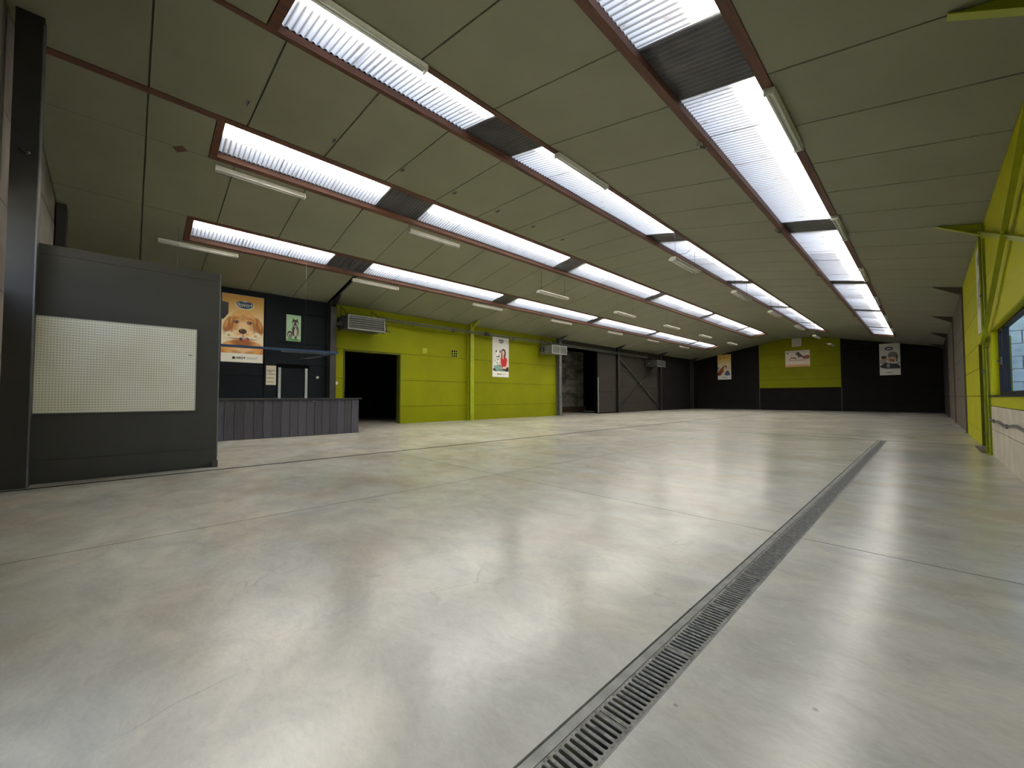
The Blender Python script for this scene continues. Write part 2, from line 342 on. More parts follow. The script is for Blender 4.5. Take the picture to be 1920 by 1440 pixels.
# left wall: core plane at XL-0.05 back to -0.25, panels proud
wl = MB()
OP1 = (5.50, 7.75, 2.77); OP2 = (17.62, 21.45, 3.95)      # doorway, sliding-door opening
def core(b, x0, x1, segs):
    for y0, y1, z0, z1 in segs: b.box(x0, x1, y0, y1, z0, z1)
core(wl, XL - 0.25, XL - 0.03, [(Y0 - .2, OP1[0], -.02, 4.37), (OP1[0], OP1[1], OP1[2], 4.37), (OP1[1], OP2[0], -.02, 4.37), (OP2[0], OP2[1], OP2[2], 4.37), (OP2[1], Y1 + .2, -.02, 4.37)])
wall_left = struct(wl.build('wall_left', 'black'))
def lp(y0, y1, z0, z1, mt, x=XL, t=0.03):
    MB().box(x - t, x, y0 + GAP, y1 - GAP, z0 + (GAP if z0 > 0 else 0), z1 - GAP).build('wall_panel', mt, wall_left)
def lcol(y0, y1, mt, zs=ZJ, top=4.37, holes=()):
    zz = [z for z in zs if z < top] + [top]
    for a, b in zip(zz[:-1], zz[1:]):
        segs = [(y0, y1)]
        for (h0, h1, hz0, hz1) in holes:
            if a < hz1 - 0.01 and b > hz0 + 0.01:
                segs = [q for s_ in segs for q in (((s_[0], h0), (h1, s_[1])) if (h0 > s_[0] - .01 and h1 < s_[1] + .01) else (s_,)) if q[1] - q[0] > 0.05]
        for s_ in segs: lp(s_[0], s_[1], a, b, mt)
lcol(-1.15, 5.04, 'navy', holes=[(3.40, 4.33, 0, 2.1)], zs=[0, 0.68, 1.72, 2.13, 2.83, 3.85])
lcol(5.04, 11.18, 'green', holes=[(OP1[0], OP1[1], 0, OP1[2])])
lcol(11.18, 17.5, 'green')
lcol(21.45, 23.61, 'dark', zs=[0, 1.4, 4.37], top=4.0)
lcol(23.61, 29.8, 'dark'); lcol(29.8, 35.99, 'vdark'); lcol(35.99, 37.4, 'vdark')
lp(17.5, 23.61, 3.97, 4.37, 'dark')
# dark room behind the doorway
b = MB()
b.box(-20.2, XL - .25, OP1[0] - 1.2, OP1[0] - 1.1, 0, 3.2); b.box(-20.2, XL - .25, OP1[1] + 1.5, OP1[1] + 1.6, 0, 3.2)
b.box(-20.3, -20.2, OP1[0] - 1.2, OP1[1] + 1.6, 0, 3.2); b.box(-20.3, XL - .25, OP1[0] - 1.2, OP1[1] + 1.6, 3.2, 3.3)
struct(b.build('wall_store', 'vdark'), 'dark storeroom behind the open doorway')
struct(MB().box(-16.6, -16.5, 5.0, 5.1, 0, 3.1).box(-16.5, -16.4, 6.15, 6.28, 0, 3.1).build('trim_1', 'steel_dark'))
# door lining round the green doorway
b = MB(); b.box(XL - .25, XL + .02, OP1[0], OP1[0] + .04, 0, OP1[2]); b.box(XL - .25, XL + .02, OP1[1] - .04, OP1[1], 0, OP1[2]); b.box(XL - .25, XL + .02, OP1[0], OP1[1], OP1[2] - .04, OP1[2] + .01)
struct(b.build('trim_2', 'dgreen'))
# recess behind the sliding door: stained concrete plates
rc = struct(MB().box(-17.9, -17.7, 17.0, 24.5, 0, 4.4).box(-17.7, XL - .25, 17.0, 17.4, 0, 4.4).box(-17.7, XL - .25, 24.3, 24.5, 0, 4.4).box(-17.9, XL - .25, 17.0, 24.5, 4.4, 4.5).build('wall_recess', 'black'), 'back of the recess behind the sliding door')
for (a, c_) in ((17.4, 20.9), (20.93, 24.3)):
    for (z0, z1) in ((0.36, 1.3), (1.32, 2.35), (2.37, 3.3), (3.32, 4.35)):
        MB().box(-17.7, -17.66, a, c_, z0, z1).build('concrete_plate', 'oldconc', rc)
MB().box(-17.7, -17.5, 17.4, 24.3, 0.0, 0.34).build('plinth', 'redbrown', rc)
MB().box(-17.66, -17.5, 20.7, 21.2, 0.34, 4.35).build('concrete_pier', 'oldconc', rc)
# sliding door leaf
sd = tag(MB().box(-14.46, -14.40, 21.35, 23.5, 0.03, 3.9).build('sliding_door', 'dark'), 'tall dark brown sliding door pushed open beside the dark recess', 'door')
MB().box(-14.40, -14.385, 21.33, 21.42, 0.03, 2.3).build('edge_strip', 'alu', sd)
MB().box(-14.40, -14.388, 21.45, 23.45, 1.38, 1.41).build('middle_rail', 'vdark', sd)
MB().box(-14.47, -14.36, 21.30, 23.52, 0.0, 0.05).build('bottom_rail', 'black', sd)
# far wall ------------------------------------------------------------
XC = [XL, -9.52, -4.28, XR]
b = MB(); P = [(XL - .3, -.02), (XR + .3, -.02)] + [(x, zc(x) + 0.25) for x in (XR + .3, XB, XA, XL - .3)]
b.prism(P, 1, Y1 + 0.03, Y1 + 0.2)
wall_back = struct(b.build('wall_back', 'black'))
def gable_panel(y0, y1, x0, x1, z0, z1, mt, root):
    x0 += GAP; x1 -= GAP; z0 += GAP if z0 > 0 else 0
    xs = sorted({x0, x1} | {x for x in (XA, XB) if x0 < x < x1})
    bot = [(x0, z0), (x1, z0)]
    top = [(x, min(z1 - GAP, zc(x) + 0.02)) for x in reversed(xs)]
    if max(t[1] for t in top) - z0 < 0.05: return
    top = [(x, max(z, z0 + 0.002)) for x, z in top]
    MB().prism(bot + top, 1, y0, y1).build('wall_panel', mt, root)
FZ = [0.0, 0.68, 1.75, 2.40, 3.40, 4.45, 6.2]
for i in range(3):
    for a, c_ in zip(FZ[:-1], FZ[1:]):
        gable_panel(Y1, Y1 + 0.03, XC[i], XC[i + 1], a, c_, 'green' if (i == 1 and a > 1.7) else 'vdark', wall_back)
for x in (XC[1], XC[2]): MB().box(x - .03, x + .03, Y1 - 0.02, Y1, 0, 1.74).build('joint_cover', 'steel_dark', wall_back)
# near wall (behind and left of the camera) -----------------------------
# openings added behind the camera to light the hall: high band, right-hand gap
NX0, NX1, NZ = -7.2, 0.6, 3.38
b = MB(); b.box(NX0, -1.9, Y0 - .25, Y0 - .03, -.02, 2.33)
for (xa, xb, z0) in ((XL - .3, NX0, -.02), (NX0, NX1, NZ), (NX1, XR + .3, -.02)):
    xs_ = sorted({xa, xb} | {x for x in (XA, XB) if xa < x < xb})
    b.prism([(xa, z0), (xb, z0)] + [(x, zc(x) + .25) for x in reversed(xs_)], 1, Y0 - .25, Y0 - .03)
wall_near = struct(b.build('wall_near', 'black'))

for xa, xb in ((XL, -7.4), (-7.4, NX0), (NX0, NX1), (NX1, XR)):
    for a, c_ in zip([0, 1.28, 2.33, 3.38, 4.45], [1.28, 2.33, 3.38, 4.45, 6.2]):
        if xa == NX0 and a == 2.33: continue
        if xa == NX0 and a < 2.33:
            gable_panel(Y0 - 0.03, Y0, xa, -1.9, a, c_, 'nearwall', wall_near); continue
        gable_panel(Y0 - 0.03, Y0, xa, xb, a, c_, 'nearwall', wall_near)
# right wall --------------------------------------------------------------
WY0, WY1, WZ0, WZ1 = 1.3, 10.78, 1.07, 2.20      # window
DY0, DY1, DZ = 11.55, 13.15, 2.16                 # door recess
RZ = [0.0, 0.30, 1.06, 1.66, 2.26, 2.86, 3.46]
b = MB(); zt = 4.30
core(b, XR + 0.03, XR + 0.155, [(Y0 - .2, WY0, -.02, zt), (WY0, WY1, -.02, WZ0), (WY0, WY1, WZ1, zt), (WY1, DY0, -.02, zt), (DY0, DY1, DZ, zt), (DY1, Y1 + .2, -.02, zt)])
wall_right = struct(b.build('wall_right', 'black'))
def rp(y0, y1, z0, z1, mt, t=0.03):
    MB().box(XR, XR + t, y0 + GAP, y1 - GAP, z0 + (GAP if z0 > 0 else 0), z1 - GAP).build('wall_panel', mt, wall_right)
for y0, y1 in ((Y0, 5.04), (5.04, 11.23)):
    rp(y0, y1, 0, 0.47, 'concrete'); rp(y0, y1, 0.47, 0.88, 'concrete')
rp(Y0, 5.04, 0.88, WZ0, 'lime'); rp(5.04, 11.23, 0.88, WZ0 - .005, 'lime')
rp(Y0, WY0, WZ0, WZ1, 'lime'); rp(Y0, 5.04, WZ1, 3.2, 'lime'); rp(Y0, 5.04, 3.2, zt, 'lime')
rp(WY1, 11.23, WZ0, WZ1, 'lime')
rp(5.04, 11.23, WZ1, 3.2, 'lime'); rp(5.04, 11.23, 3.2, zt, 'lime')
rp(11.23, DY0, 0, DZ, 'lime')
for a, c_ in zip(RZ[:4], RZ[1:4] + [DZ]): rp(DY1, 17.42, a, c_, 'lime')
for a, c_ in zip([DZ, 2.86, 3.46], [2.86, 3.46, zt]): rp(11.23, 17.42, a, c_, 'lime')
for i, (y0, y1) in enumerate(((17.42, 23.61), (23.61, 29.8), (29.8, 35.99), (35.99, Y1))):
    for a, c_ in zip(RZ, RZ[1:] + [zt]): rp(y0, y1, a, c_, 'brown' if i < 2 else 'dark')
# window reveal, sill, frame, glass
b = MB()
for (y0, y1, z0, z1) in ((WY0 - .001, WY0 + .01, WZ0, WZ1), (WY1 - .01, WY1 + .001, WZ0, WZ1), (WY0, WY1, WZ1 - .01, WZ1 + .001)):
    b.box(XR + .001, XR + .155, y0, y1, z0, z1)
win = struct(b.build('window_5', 'lime'), 'side window in the lime green wall')
MB().box(XR - 0.03, XR + .10, WY0 - .05, 11.35, WZ0 - 0.022, WZ0).build('window_sill', 'slate', win)
b = MB(); fx0, fx1 = XR + 0.075, XR + 0.13
yA, yB = WY0 + .02, WY1 - .02
b.box(fx0, fx1, yA, yB, WZ0, WZ0 + .06); b.box(fx0, fx1, yA, yB, WZ1 - .06, WZ1 - .01)
b.box(fx0, fx1, yA, yA + .06, WZ0, WZ1); b.box(fx0, fx1, yB - .06, yB, WZ0, WZ1)
b.box(fx0, fx1, 10.02, 10.10, WZ0, WZ1); b.box(fx0, fx1, 7.0, 7.08, WZ0, WZ1); b.box(fx0, fx1, 4.0, 4.08, WZ0, WZ1)
b.box(fx0 - .02, fx0, 10.0, 10.06, WZ0 + .05, WZ1 - .05)
b.build('window_frame', 'slate', win)
for (a, c_) in ((yA + .06, 4.0), (4.08, 7.0), (7.08, 10.02), (10.10, yB - .06)):
    MB().box(fx0 + .025, fx0 + .031, a, c_, WZ0 + .06, WZ1 - .06).build('window_pane', 'glass', win)
MB().box(fx0 - .05, fx0 - .01, 10.0, 10.05, 1.56, 1.68).tube([(fx0 - .05, 10.02, 1.62), (fx0 - .07, 10.14, 1.62)], 0.012).build('window_handle', 'ink', win)
# door recess
b = MB(); b.box(XR + .001, XR + .28, DY1 - .012, DY1 + .001, 0, DZ); b.box(XR + .001, XR + .28, DY0 - .001, DY0 + .012, 0, DZ); b.box(XR + .001, XR + .28, DY0, DY1, DZ - .012, DZ + .001)
struct(b.build('trim_3', 'dgreen'))  # jamb colour darkened to stand for the shade in the recess
dr2 = struct(MB().box(XR + .24, XR + .29, DY0, DY1, 0.0, DZ).build('door_2', 'dgreen'), 'dark green side door in its recess')
MB().box(XR + .20, XR + .24, DY0 + .10, DY0 + .14, 1.0, 1.04).tube([(XR + .21, DY0 + .12, 1.02), (XR + .21, DY0 + .25, 1.02)], 0.012).build('door_handle', 'alu', dr2)
tag(MB().box(XR - .12, XR + .2, DY0 + .0, DY1 - .25, 0.0, 0.014).build('door_mat', 'rubber', None, 0.004), 'flat dark mat on the floor at the side door', 'mat')
# ------------------------------------------------------------------ ceiling
def roofpoly(b, x0, x1, y0, y1, dz0, dz1, mi=0):
    xs = sorted({x0, x1} | {x for x in (XA, XB) if x0 + 1e-4 < x < x1 - 1e-4})
    for a, c_ in zip(xs[:-1], xs[1:]):
        b.hexa([(a, y0, zc(a) + dz0), (c_, y0, zc(c_) + dz0), (c_, y1, zc(c_) + dz0), (a, y1, zc(a) + dz0),
                (a, y0, zc(a) + dz1), (c_, y0, zc(c_) + dz1), (c_, y1, zc(c_) + dz1), (a, y1, zc(a) + dz1)], mi)
RS = sorted(ROWS)
b = MB(); xs = [XL - .25] + [q for r in RS for q in (r[0] - .02, r[1] + .02)] + [XR + .26]
for i in range(0, len(xs), 2): roofpoly(b, xs[i], xs[i + 1], Y0 - .25, Y1 + .2, 0.032, 0.10)
for r in RS:
    roofpoly(b, r[0] - .02, r[1] + .02, Y0 - .25, r[2] - .02, 0.032, 0.10); roofpoly(b, r[0] - .02, r[1] + .02, YE + .02, Y1 + .2, 0.032, 0.10)
ceiling = struct(b.build('ceiling', 'joint'))
# outer roof; its unseen wells are deepened to shade the sheets
b = MB(); H0, H1 = 0.58, 0.64
for i in range(0, len(xs), 2): roofpoly(b, xs[i], xs[i + 1], Y0 - .25, Y1 + .2, H0, H1)
for r in RS:
    roofpoly(b, r[0] - .02, r[1] + .02, Y0 - .25, r[2] - .02, H0, H1); roofpoly(b, r[0] - .02, r[1] + .02, YE + .02, Y1 + .2, H0, H1)
    roofpoly(b, r[0] - .05, r[0] - .012, r[2] - .05, YE + .05, 0.14, H0); roofpoly(b, r[1] + .012, r[1] + .05, r[2] - .05, YE + .05, 0.14, H0)
    roofpoly(b, r[0] - .05, r[1] + .05, r[2] - .05, r[2] - .012, 0.14, H0); roofpoly(b, r[0] - .05, r[1] + .05, YE + .012, YE + .05, 0.14, H0)
struct(b.build('roof', 'roof'), 'outer roof above the ceiling')
YP = [Y0] + [0.09 + 1.238 * k for k in range(0, 30)] + [Y1]
zones = [(XL + .0, RS[0][0] - TW), (RS[0][1] + TW, RS[1][0] - TW), (RS[1][1] + TW, RS[2][0] - TW), (RS[2][1] + TW, RS[3][0] - TW), (RS[3][1] + TW, XR)]
pj = 0.011
for zi, (x0, x1) in enumerate(zones):
    for a, c_ in zip(YP[:-1], YP[1:]):
        c2 = c_ - (0.13 if zi == 0 and abs(c_ - 5.04) < .05 else 0)
        b = MB(); roofpoly(b, x0 + .004, x1 - .004, a + pj, c2 - pj, 0.0, 0.03)
        b.build('ceiling_panel', 'ceil', ceiling)
b = MB(); roofpoly(b, zones[0][0] + .05, zones[0][1] - .01, 4.925, 5.02, 0.018, 0.031); b.build('joint_recess', 'black', ceiling)
for r in RS:
    rows_y = [y for y in YP if y < r[2] - TW] + [r[2] - TW]
    for a, c_ in zip(rows_y[:-1], rows_y[1:]):
        b = MB(); roofpoly(b, r[0] - TW + .004, r[1] + TW - .004, a + pj, c_ - pj, 0.0, 0.03); b.build('ceiling_panel', 'ceil', ceiling)
    rows_y = [YE + TW] + [y for y in YP if y > YE + TW + .1]
    for a, c_ in zip(rows_y[:-1], rows_y[1:]):
        b = MB(); roofpoly(b, r[0] - TW + .004, r[1] + TW - .004, a + pj, c_ - pj, 0.0, 0.03); b.build('ceiling_panel', 'ceil', ceiling)
# roof lights: window_1 (right) .. window_4 (left)
SHADE_SPANS = [(0.98, 0.10), (0.72, 0.06), (0.48, 0.06), (0.34, 0.06), (0.28, 0.06)]
def corr(x0, x1, y0, y1, dz, dark):
    n = max(2, int(round((y1 - y0) / 0.0095))); V = []; F = []; G = []
    for i in range(n + 1):
        y = y0 + (y1 - y0) * i / n; w_ = 0.013 * math.sin(2 * PI * y / 0.076)
        gl = 1.0 if w_ > -0.0085 else 0.42  # darker along the low line of each wave
        for x in (x0, x1): V.append((x, y, zc(x) + dz + w_)); G.append(gl)
    for i in range(n): F.append((2 * i, 2 * i + 1, 2 * i + 3, 2 * i + 2))
    me = D.meshes.new('corrugated_sheet'); me.from_pydata(V, [], F); me.polygons.foreach_set('use_smooth', [True] * len(F))
    at = me.color_attributes.new('valley_tone', 'FLOAT_COLOR', 'POINT')
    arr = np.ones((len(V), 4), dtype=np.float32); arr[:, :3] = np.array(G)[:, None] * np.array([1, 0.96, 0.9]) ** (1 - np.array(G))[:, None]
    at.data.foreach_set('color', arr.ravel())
    me.materials.append(M['shade_sheet' if dark else 'sheet']); me.update(); return me
for k, (x0, x1, ys) in enumerate(ROWS):
    b = MB(); e = 0.012
    ext0 = Y0 if k in (1,) else ys - TW
    ext1 = Y0 if k in (2,) else ys - TW
    roofpoly(b, x0 - TW, x0, ext0, YE + TW, -e, 0.085); b2 = MB()
    root = struct(b.build('window_%d' % (k + 1), 'timber'), 'rooflight strip with its brown timber surround')
    roofpoly(b2, x1, x1 + TW, ext1, YE + TW, -e, 0.085); b2.build('timber_board', 'timber', root)
    for (a, c_) in ((ys - TW, ys), (YE, YE + TW)):
        b2 = MB(); roofpoly(b2, x0, x1, a, c_, -e, 0.085); b2.build('timber_board', 'timber', root)
    # sheets, broken where dark ones imitate the rafters' shade
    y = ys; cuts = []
    for f, (da, db) in zip(FR, SHADE_SPANS): cuts.append((f - da, f + db))
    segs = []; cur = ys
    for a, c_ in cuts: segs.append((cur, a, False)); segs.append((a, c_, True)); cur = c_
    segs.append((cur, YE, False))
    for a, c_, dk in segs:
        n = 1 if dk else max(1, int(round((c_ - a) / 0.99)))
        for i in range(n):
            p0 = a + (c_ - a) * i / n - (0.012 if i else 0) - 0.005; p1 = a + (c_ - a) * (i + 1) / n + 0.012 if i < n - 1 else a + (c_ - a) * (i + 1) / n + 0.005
            link('painted_shade_sheet' if dk else 'corrugated_sheet', corr(x0 - .012, x1 + .012, p0, p1, 0.112 + 0.003 * (i % 2), dk), root)
    for f in FR[:5]:
        b2 = MB(); roofpoly(b2, x0 - .02, x1 + .02, f + .02, f + .20, 0.22, 0.40); b2.build('rafter', 'steel_dark', root)
# baseboards -------------------------------------------------------------
struct(MB().box(XL, XL + .012, 11.35, 17.35, 0, 0.05).build('baseboard_left', 'green'))
# ------------------------------------------------------------------ steel columns
def column(xw, y, side, mt, label, group=None, top=None, depth=0.20, wd=0.17, hl=0.55, hd=0.22, hy=0.05):
    """H column against a long wall; side +1 = stands on the left wall and faces +x"""
    t = 0.014; x1 = xw + side * depth; top = top if top else zc(x1) - 0.004
    b = MB()
    xa, xb = sorted((xw, xw + side * t)); b.box(xa, xb, y - wd / 2, y + wd / 2, 0, top)
    xa, xb = sorted((x1 - side * t, x1)); b.box(xa, xb, y - wd / 2, y + wd / 2, 0, top)
    xa, xb = sorted((xw + side * t, x1 - side * t)); b.box(xa, xb, y - 0.006, y + 0.006, 0, top)
    root = b.build('steel_column', mt); tag(root, label, 'column', group)
    # tapered knee bracket under the ceiling
    xi = x1; xo = x1 + side * hl
    MBk = MB()
    MBk.prism([(xi, zc(xi) - .003), (xo, zc(xo) - .003), (xi, zc(xi) - hd)], 1, y - 0.006, y + 0.006)
    MBk.bar((xi, y, zc(xi) - hd), (xo, y, zc(xo) - 0.012), hy * 2, 0.012)
    MBk.build('knee_bracket', mt, root)
    MB().box(*sorted((xw, x1 + side * .03)), y - wd / 2 - .03, y + wd / 2 + .03, 0, 0.015).build('base_plate', mt, root)
    return root
LC = [(5.03, 'steel_dark', 'dark steel column on the left wall between counter corner and green wall'),
      (11.18, 'green_steel', 'lime green steel column on the left wall, beside the square grille'),
      (17.48, 'steel_grey', 'grey steel column at the end of the lime green left wall'),
      (23.64, 'steel_dark', 'dark steel column between the sliding door and the cross-braced bay'),
      (29.8, 'steel_dark', 'dark steel column at the far end of the cross-braced bay'),
      (35.9, 'steel_dark', 'dark steel column nearest the far left corner')]
for y, mt, lb in LC: column(XL, y, 1, mt, lb, depth=0.30 if y < 6 else 0.24, wd=0.2)
RC = [(5.04, 'green_steel', 'lime green steel column on the right wall nearest the camera, bracket at its head'),
      (11.23, 'green_steel', 'lime green steel column between the side window and the side door'),
      (17.42, 'brown', 'taupe steel column on the right wall where the lime green paint ends'),
      (23.61, 'brown', 'taupe steel column on the right wall, second beyond the green paint'),
      (29.8, 'steel_dark', 'dark steel column on the right wall, second before the far corner'),
      (35.9, 'steel_dark', 'dark steel column on the right wall nearest the far corner')]
for y, mt, lb in RC: 
    c_ = column(XR, y, -1, mt, lb, depth=0.035, wd=0.14, hl=0.56, hd=0.22)
# tall dark column by the partition and the one behind it
b = MB(); zt_ = zc(-7.5) - .01
b.box(-7.40, -7.25, -1.07, -0.845, 0, zt_)
tc_ = tag(b.build('steel_column', 'steel_dark'), 'wide dark column left of the perforated board, rising to the ceiling', 'column')
MB().box(-7.262, -7.235, -0.855, -0.842, 0, zt_ - .1).build('corner_angle', 'steel_grey', tc_)
MB().tube([(-7.24, -1.0, 3.95), (-7.10, -0.93, 3.85), (-7.06, -0.90, 3.86)], 0.012).build('wall_hook', 'steel_grey', tc_)
b = MB(); b.box(-11.95, -11.65, -1.13, -1.0, 0, zc(-11.95) - .01)
tag(b.build('steel_column', 'steel_dark'), 'dark column showing over the top left corner of the partition', 'column')
# cross bracing on the left wall and on the right wall
b = MB(); b.bar((-14.40, 23.72, 3.85), (-14.40, 29.72, 0.25), 0.02, 0.10); br = b.build('cross_brace', 'steel_dark')
tag(br, 'dark steel X of flat bars across the far bay of the left wall', 'brace')
MB().bar((-14.42, 23.72, 0.25), (-14.42, 29.72, 3.85), 0.02, 0.06).build('brace_bar', 'steel_dark', br)
MB().box(-14.44, -14.38, 26.6, 26.85, 1.93, 2.17).build('gusset_plate', 'steel_dark', br)
b = MB(); b.bar((0.745, 11.12, 2.02), (0.745, 5.15, 4.10), 0.012, 0.085); b.bar((0.72, 11.12, 1.985), (0.72, 5.15, 4.065), 0.05, 0.010)
br = b.build('cross_brace', 'green_steel'); tag(br, 'lime green steel cross bracing on the right wall above the window', 'brace')
MB().bar((0.765, 11.12, 4.02), (0.765, 5.15, 2.22), 0.012, 0.08).bar((0.74, 11.12, 4.055), (0.74, 5.15, 2.255), 0.05, 0.010).build('brace_bar', 'green_steel', br)
for z in (1.93, 3.93): MB().box(0.755, 0.80, 11.0, 11.2, z, z + .19).build('gusset_plate', 'green_steel', br)
# vertical pipe, small box and zigzag rail on the right wall
b = MB().tube([(0.752, 11.36, 0.0), (0.752, 11.36, 2.1), (0.752, 11.36, 4.05)], 0.02, 10)
pp = tag(b.build('wall_pipe', 'green_steel'), 'slim lime painted pipe standing against the green column by the window', 'pipe')
for z in (0.35, 1.5, 2.9): MB().box(0.728, 0.80, 11.33, 11.39, z, z + .03).build('pipe_clip', 'steel_grey', pp)
tag(MB().box(0.74, 0.80, 11.43, 11.53, 0.72, 0.92).build('socket_box', 'offwhite', None, .006), 'small cream socket box low beside the green side door', 'socket')
zz = [(11.75, .63), (11.10, .655), (10.75, .625), (9.95, .655), (9.15, .615), (8.15, .68), (7.45, .645), (6.7, .70), (6.0, .65), (5.3, .70)]
b = MB()
for a, c_ in zip(zz[:-1], zz[1:]): b.bar((0.775, a[0], a[1]), (0.775, c_[0], c_[1]), 0.03, 0.022)
zr = tag(b.build('zigzag_rail', 'steel_grey'), 'grey zigzag metal rail on the bare concrete below the window', 'rail')
for a in zz[::2]: MB().box(0.78, 0.80, a[0] - .02, a[0] + .02, a[1] - .03, a[1] + .03).build('rail_fixing', 'steel_grey', zr)
# ------------------------------------------------------------------ partition with perforated board
pr = MB().box(-7.62, -7.50, -0.865, 0.965, 0.0, 2.95).build('partition_wall', 'partition')
tag(pr, 'dark free-standing partition carrying the big cream perforated board', 'partition')
MB().box(-7.50, -7.488, -0.865, 0.955, 0.03, 0.275).build('kick_board', 'partition', pr)
MB().box(-7.50, -7.490, -0.865, 0.955, 2.83, 2.94).build('top_board', 'partition', pr)
MB().box(-7.60, -7.492, 0.955, 0.970, 0.15, 2.95).build('edge_trim', 'steel_grey', pr)
MB().box(-7.50, -7.492, -0.865, 0.955, 0.285, 2.82).build('face_board', 'partition', pr)
MB().box(-7.53, -7.44, 0.90, 0.97, 0.0, 0.10).build('foot_block', 'partition', pr)
# board with rounded right corners
y0, y1, z0, z1 = -0.862, 0.69, 0.855, 2.055
def rrect(y0, y1, z0, z1, r, left=True):
    pts = []
    for cx_, cz_, s in ((y1 - r, z0 + r, -90), (y1 - r, z1 - r, 0), (y0 + r, z1 - r, 90), (y0 + r, z0 + r, 180)):
        for k in range(5):
            t = math.radians(s + 90 * k / 4); pts.append((cx_ + r * math.cos(t), cz_ + r * math.sin(t)))
    return pts
pb = tag(MB().prism(rrect(y0, y1, z0, z1, 0.018), 0, -7.491, -7.468).build('pegboard', 'peg'), 'large cream board with rows of small holes on the dark partition', 'board')
b = MB(); e = 0.012
for (a, c_, d, f) in ((y0 + .01, y1 - .01, z0, z0 + e), (y0 + .01, y1 - .01, z1 - e, z1), (y1 - e, y1, z0 + .01, z1 - .01), (y0, y0 + e, z0 + .01, z1 - .01)): b.box(-7.470, -7.464, a, c_, d, f)
b.build('board_edge', 'offwhite', pb)
MB().box(-7.4675, -7.465, .60, .64, 1.66, 1.675).build('sticker', 'inkgrey', pb)
tag(MB().prism([(0.93, 2.55), (1.07, 2.53), (1.07, 2.36), (1.02, 2.28), (0.93, 2.26)], 0, -7.60, -7.50).build('loudspeaker', 'ink'), 'black loudspeaker jutting from the right edge of the partition', 'speaker')
# ------------------------------------------------------------------ counter
ct = empty('shop_counter', (-11.9, 3.0, 0))
tag(ct, 'long low counter fronted with grey vertical planks and a dark top', 'counter')
under(MB().box(-12.25, -11.72, 0.2, 4.86, 0.0, 0.985).build('body', 'ctop'), ct)
under(MB().box(-12.30, -11.64, 0.15, 4.97, 0.99, 1.025).build('worktop', 'ctop', None, .004), ct)
n = 23; pw = (4.89 - 0.2) / n
for i in range(n):
    a = 0.2 + i * pw
    o = MB().box(0, 0.022, 0.006, pw - 0.006, 0.0, 0.975).build('plank', 'plank%d' % ((i * 7 + i // 3) % 3), None)
    o.location = (-11.72 + 0.002 * (i % 3), a, 0.004); under(o, ct)
under(MB().box(-12.25, -11.70, 4.885, 4.90, 0, 0.985).build('end_panel', 'plank'), ct)
under(MB().box(-11.70, -11.692, 3.62, 3.68, 0.93, 0.95).build('label_plate', 'offwhite'), ct)
# blue rail above the counter with its slim lamp
b = MB().bar((-11.70, 0.5, 2.295), (-11.70, 4.27, 2.325), 0.05, 0.06)
rl = tag(b.build('overhead_rail', 'blue'), 'thin blue metal rail hung above the counter', 'rail')
MB().bar((-11.70, 4.25, 2.325), (-14.48, 4.25, 2.325), 0.05, 0.05).build('side_arm', 'blue', rl)
MB().bar((-11.80, 2.85, 2.268), (-11.80, 4.0, 2.278), 0.09, 0.03).build('lamp_strip', 'steel_grey', rl)
MB().bar((-13.5, 3.80, 2.25), (-12.6, 4.1, 2.27), 0.04, 0.03).build('lamp_strip', 'steel_grey', rl)
for y in (0.7, 3.4): MB().tube([(-11.7, y, 2.33), (-11.7, y, zc(-11.7) - .0)], 0.003, 5).build('hanger_wire', 'steel_dark', rl)
# pilaster and back door behind the counter
struct(MB().box(XL + .0, XL + .05, 3.02, 3.36, 0, 4.36).build('trim_4', 'navy'))
dd = struct(MB().box(XL - .03, XL - .005, 3.42, 4.31, 0, 2.09).build('door_1', 'navy'), 'dark slatted back door behind the counter')
for i in range(13): MB().box(XL - .006, XL + .004, 3.52, 4.20, 0.12 + i * .145, 0.12 + i * .145 + .135).build('door_slat', 'steel_grey' if False else 'navy', dd)
MB().box(XL - .01, XL + .03, 3.42, 3.50, 0, 2.02).box(XL - .01, XL + .03, 4.22, 4.30, 0, 2.02).build('door_post', 'alu', dd)
MB().box(XL - .01, XL + .045, 3.38, 4.34, 2.03, 2.12).build('door_head', 'black', dd)
MB().tube([(XL + .004, 4.15, 1.05), (XL + .05, 4.15, 1.05), (XL + .05, 4.04, 1.05)], 0.01).build('door_handle', 'ink', dd)
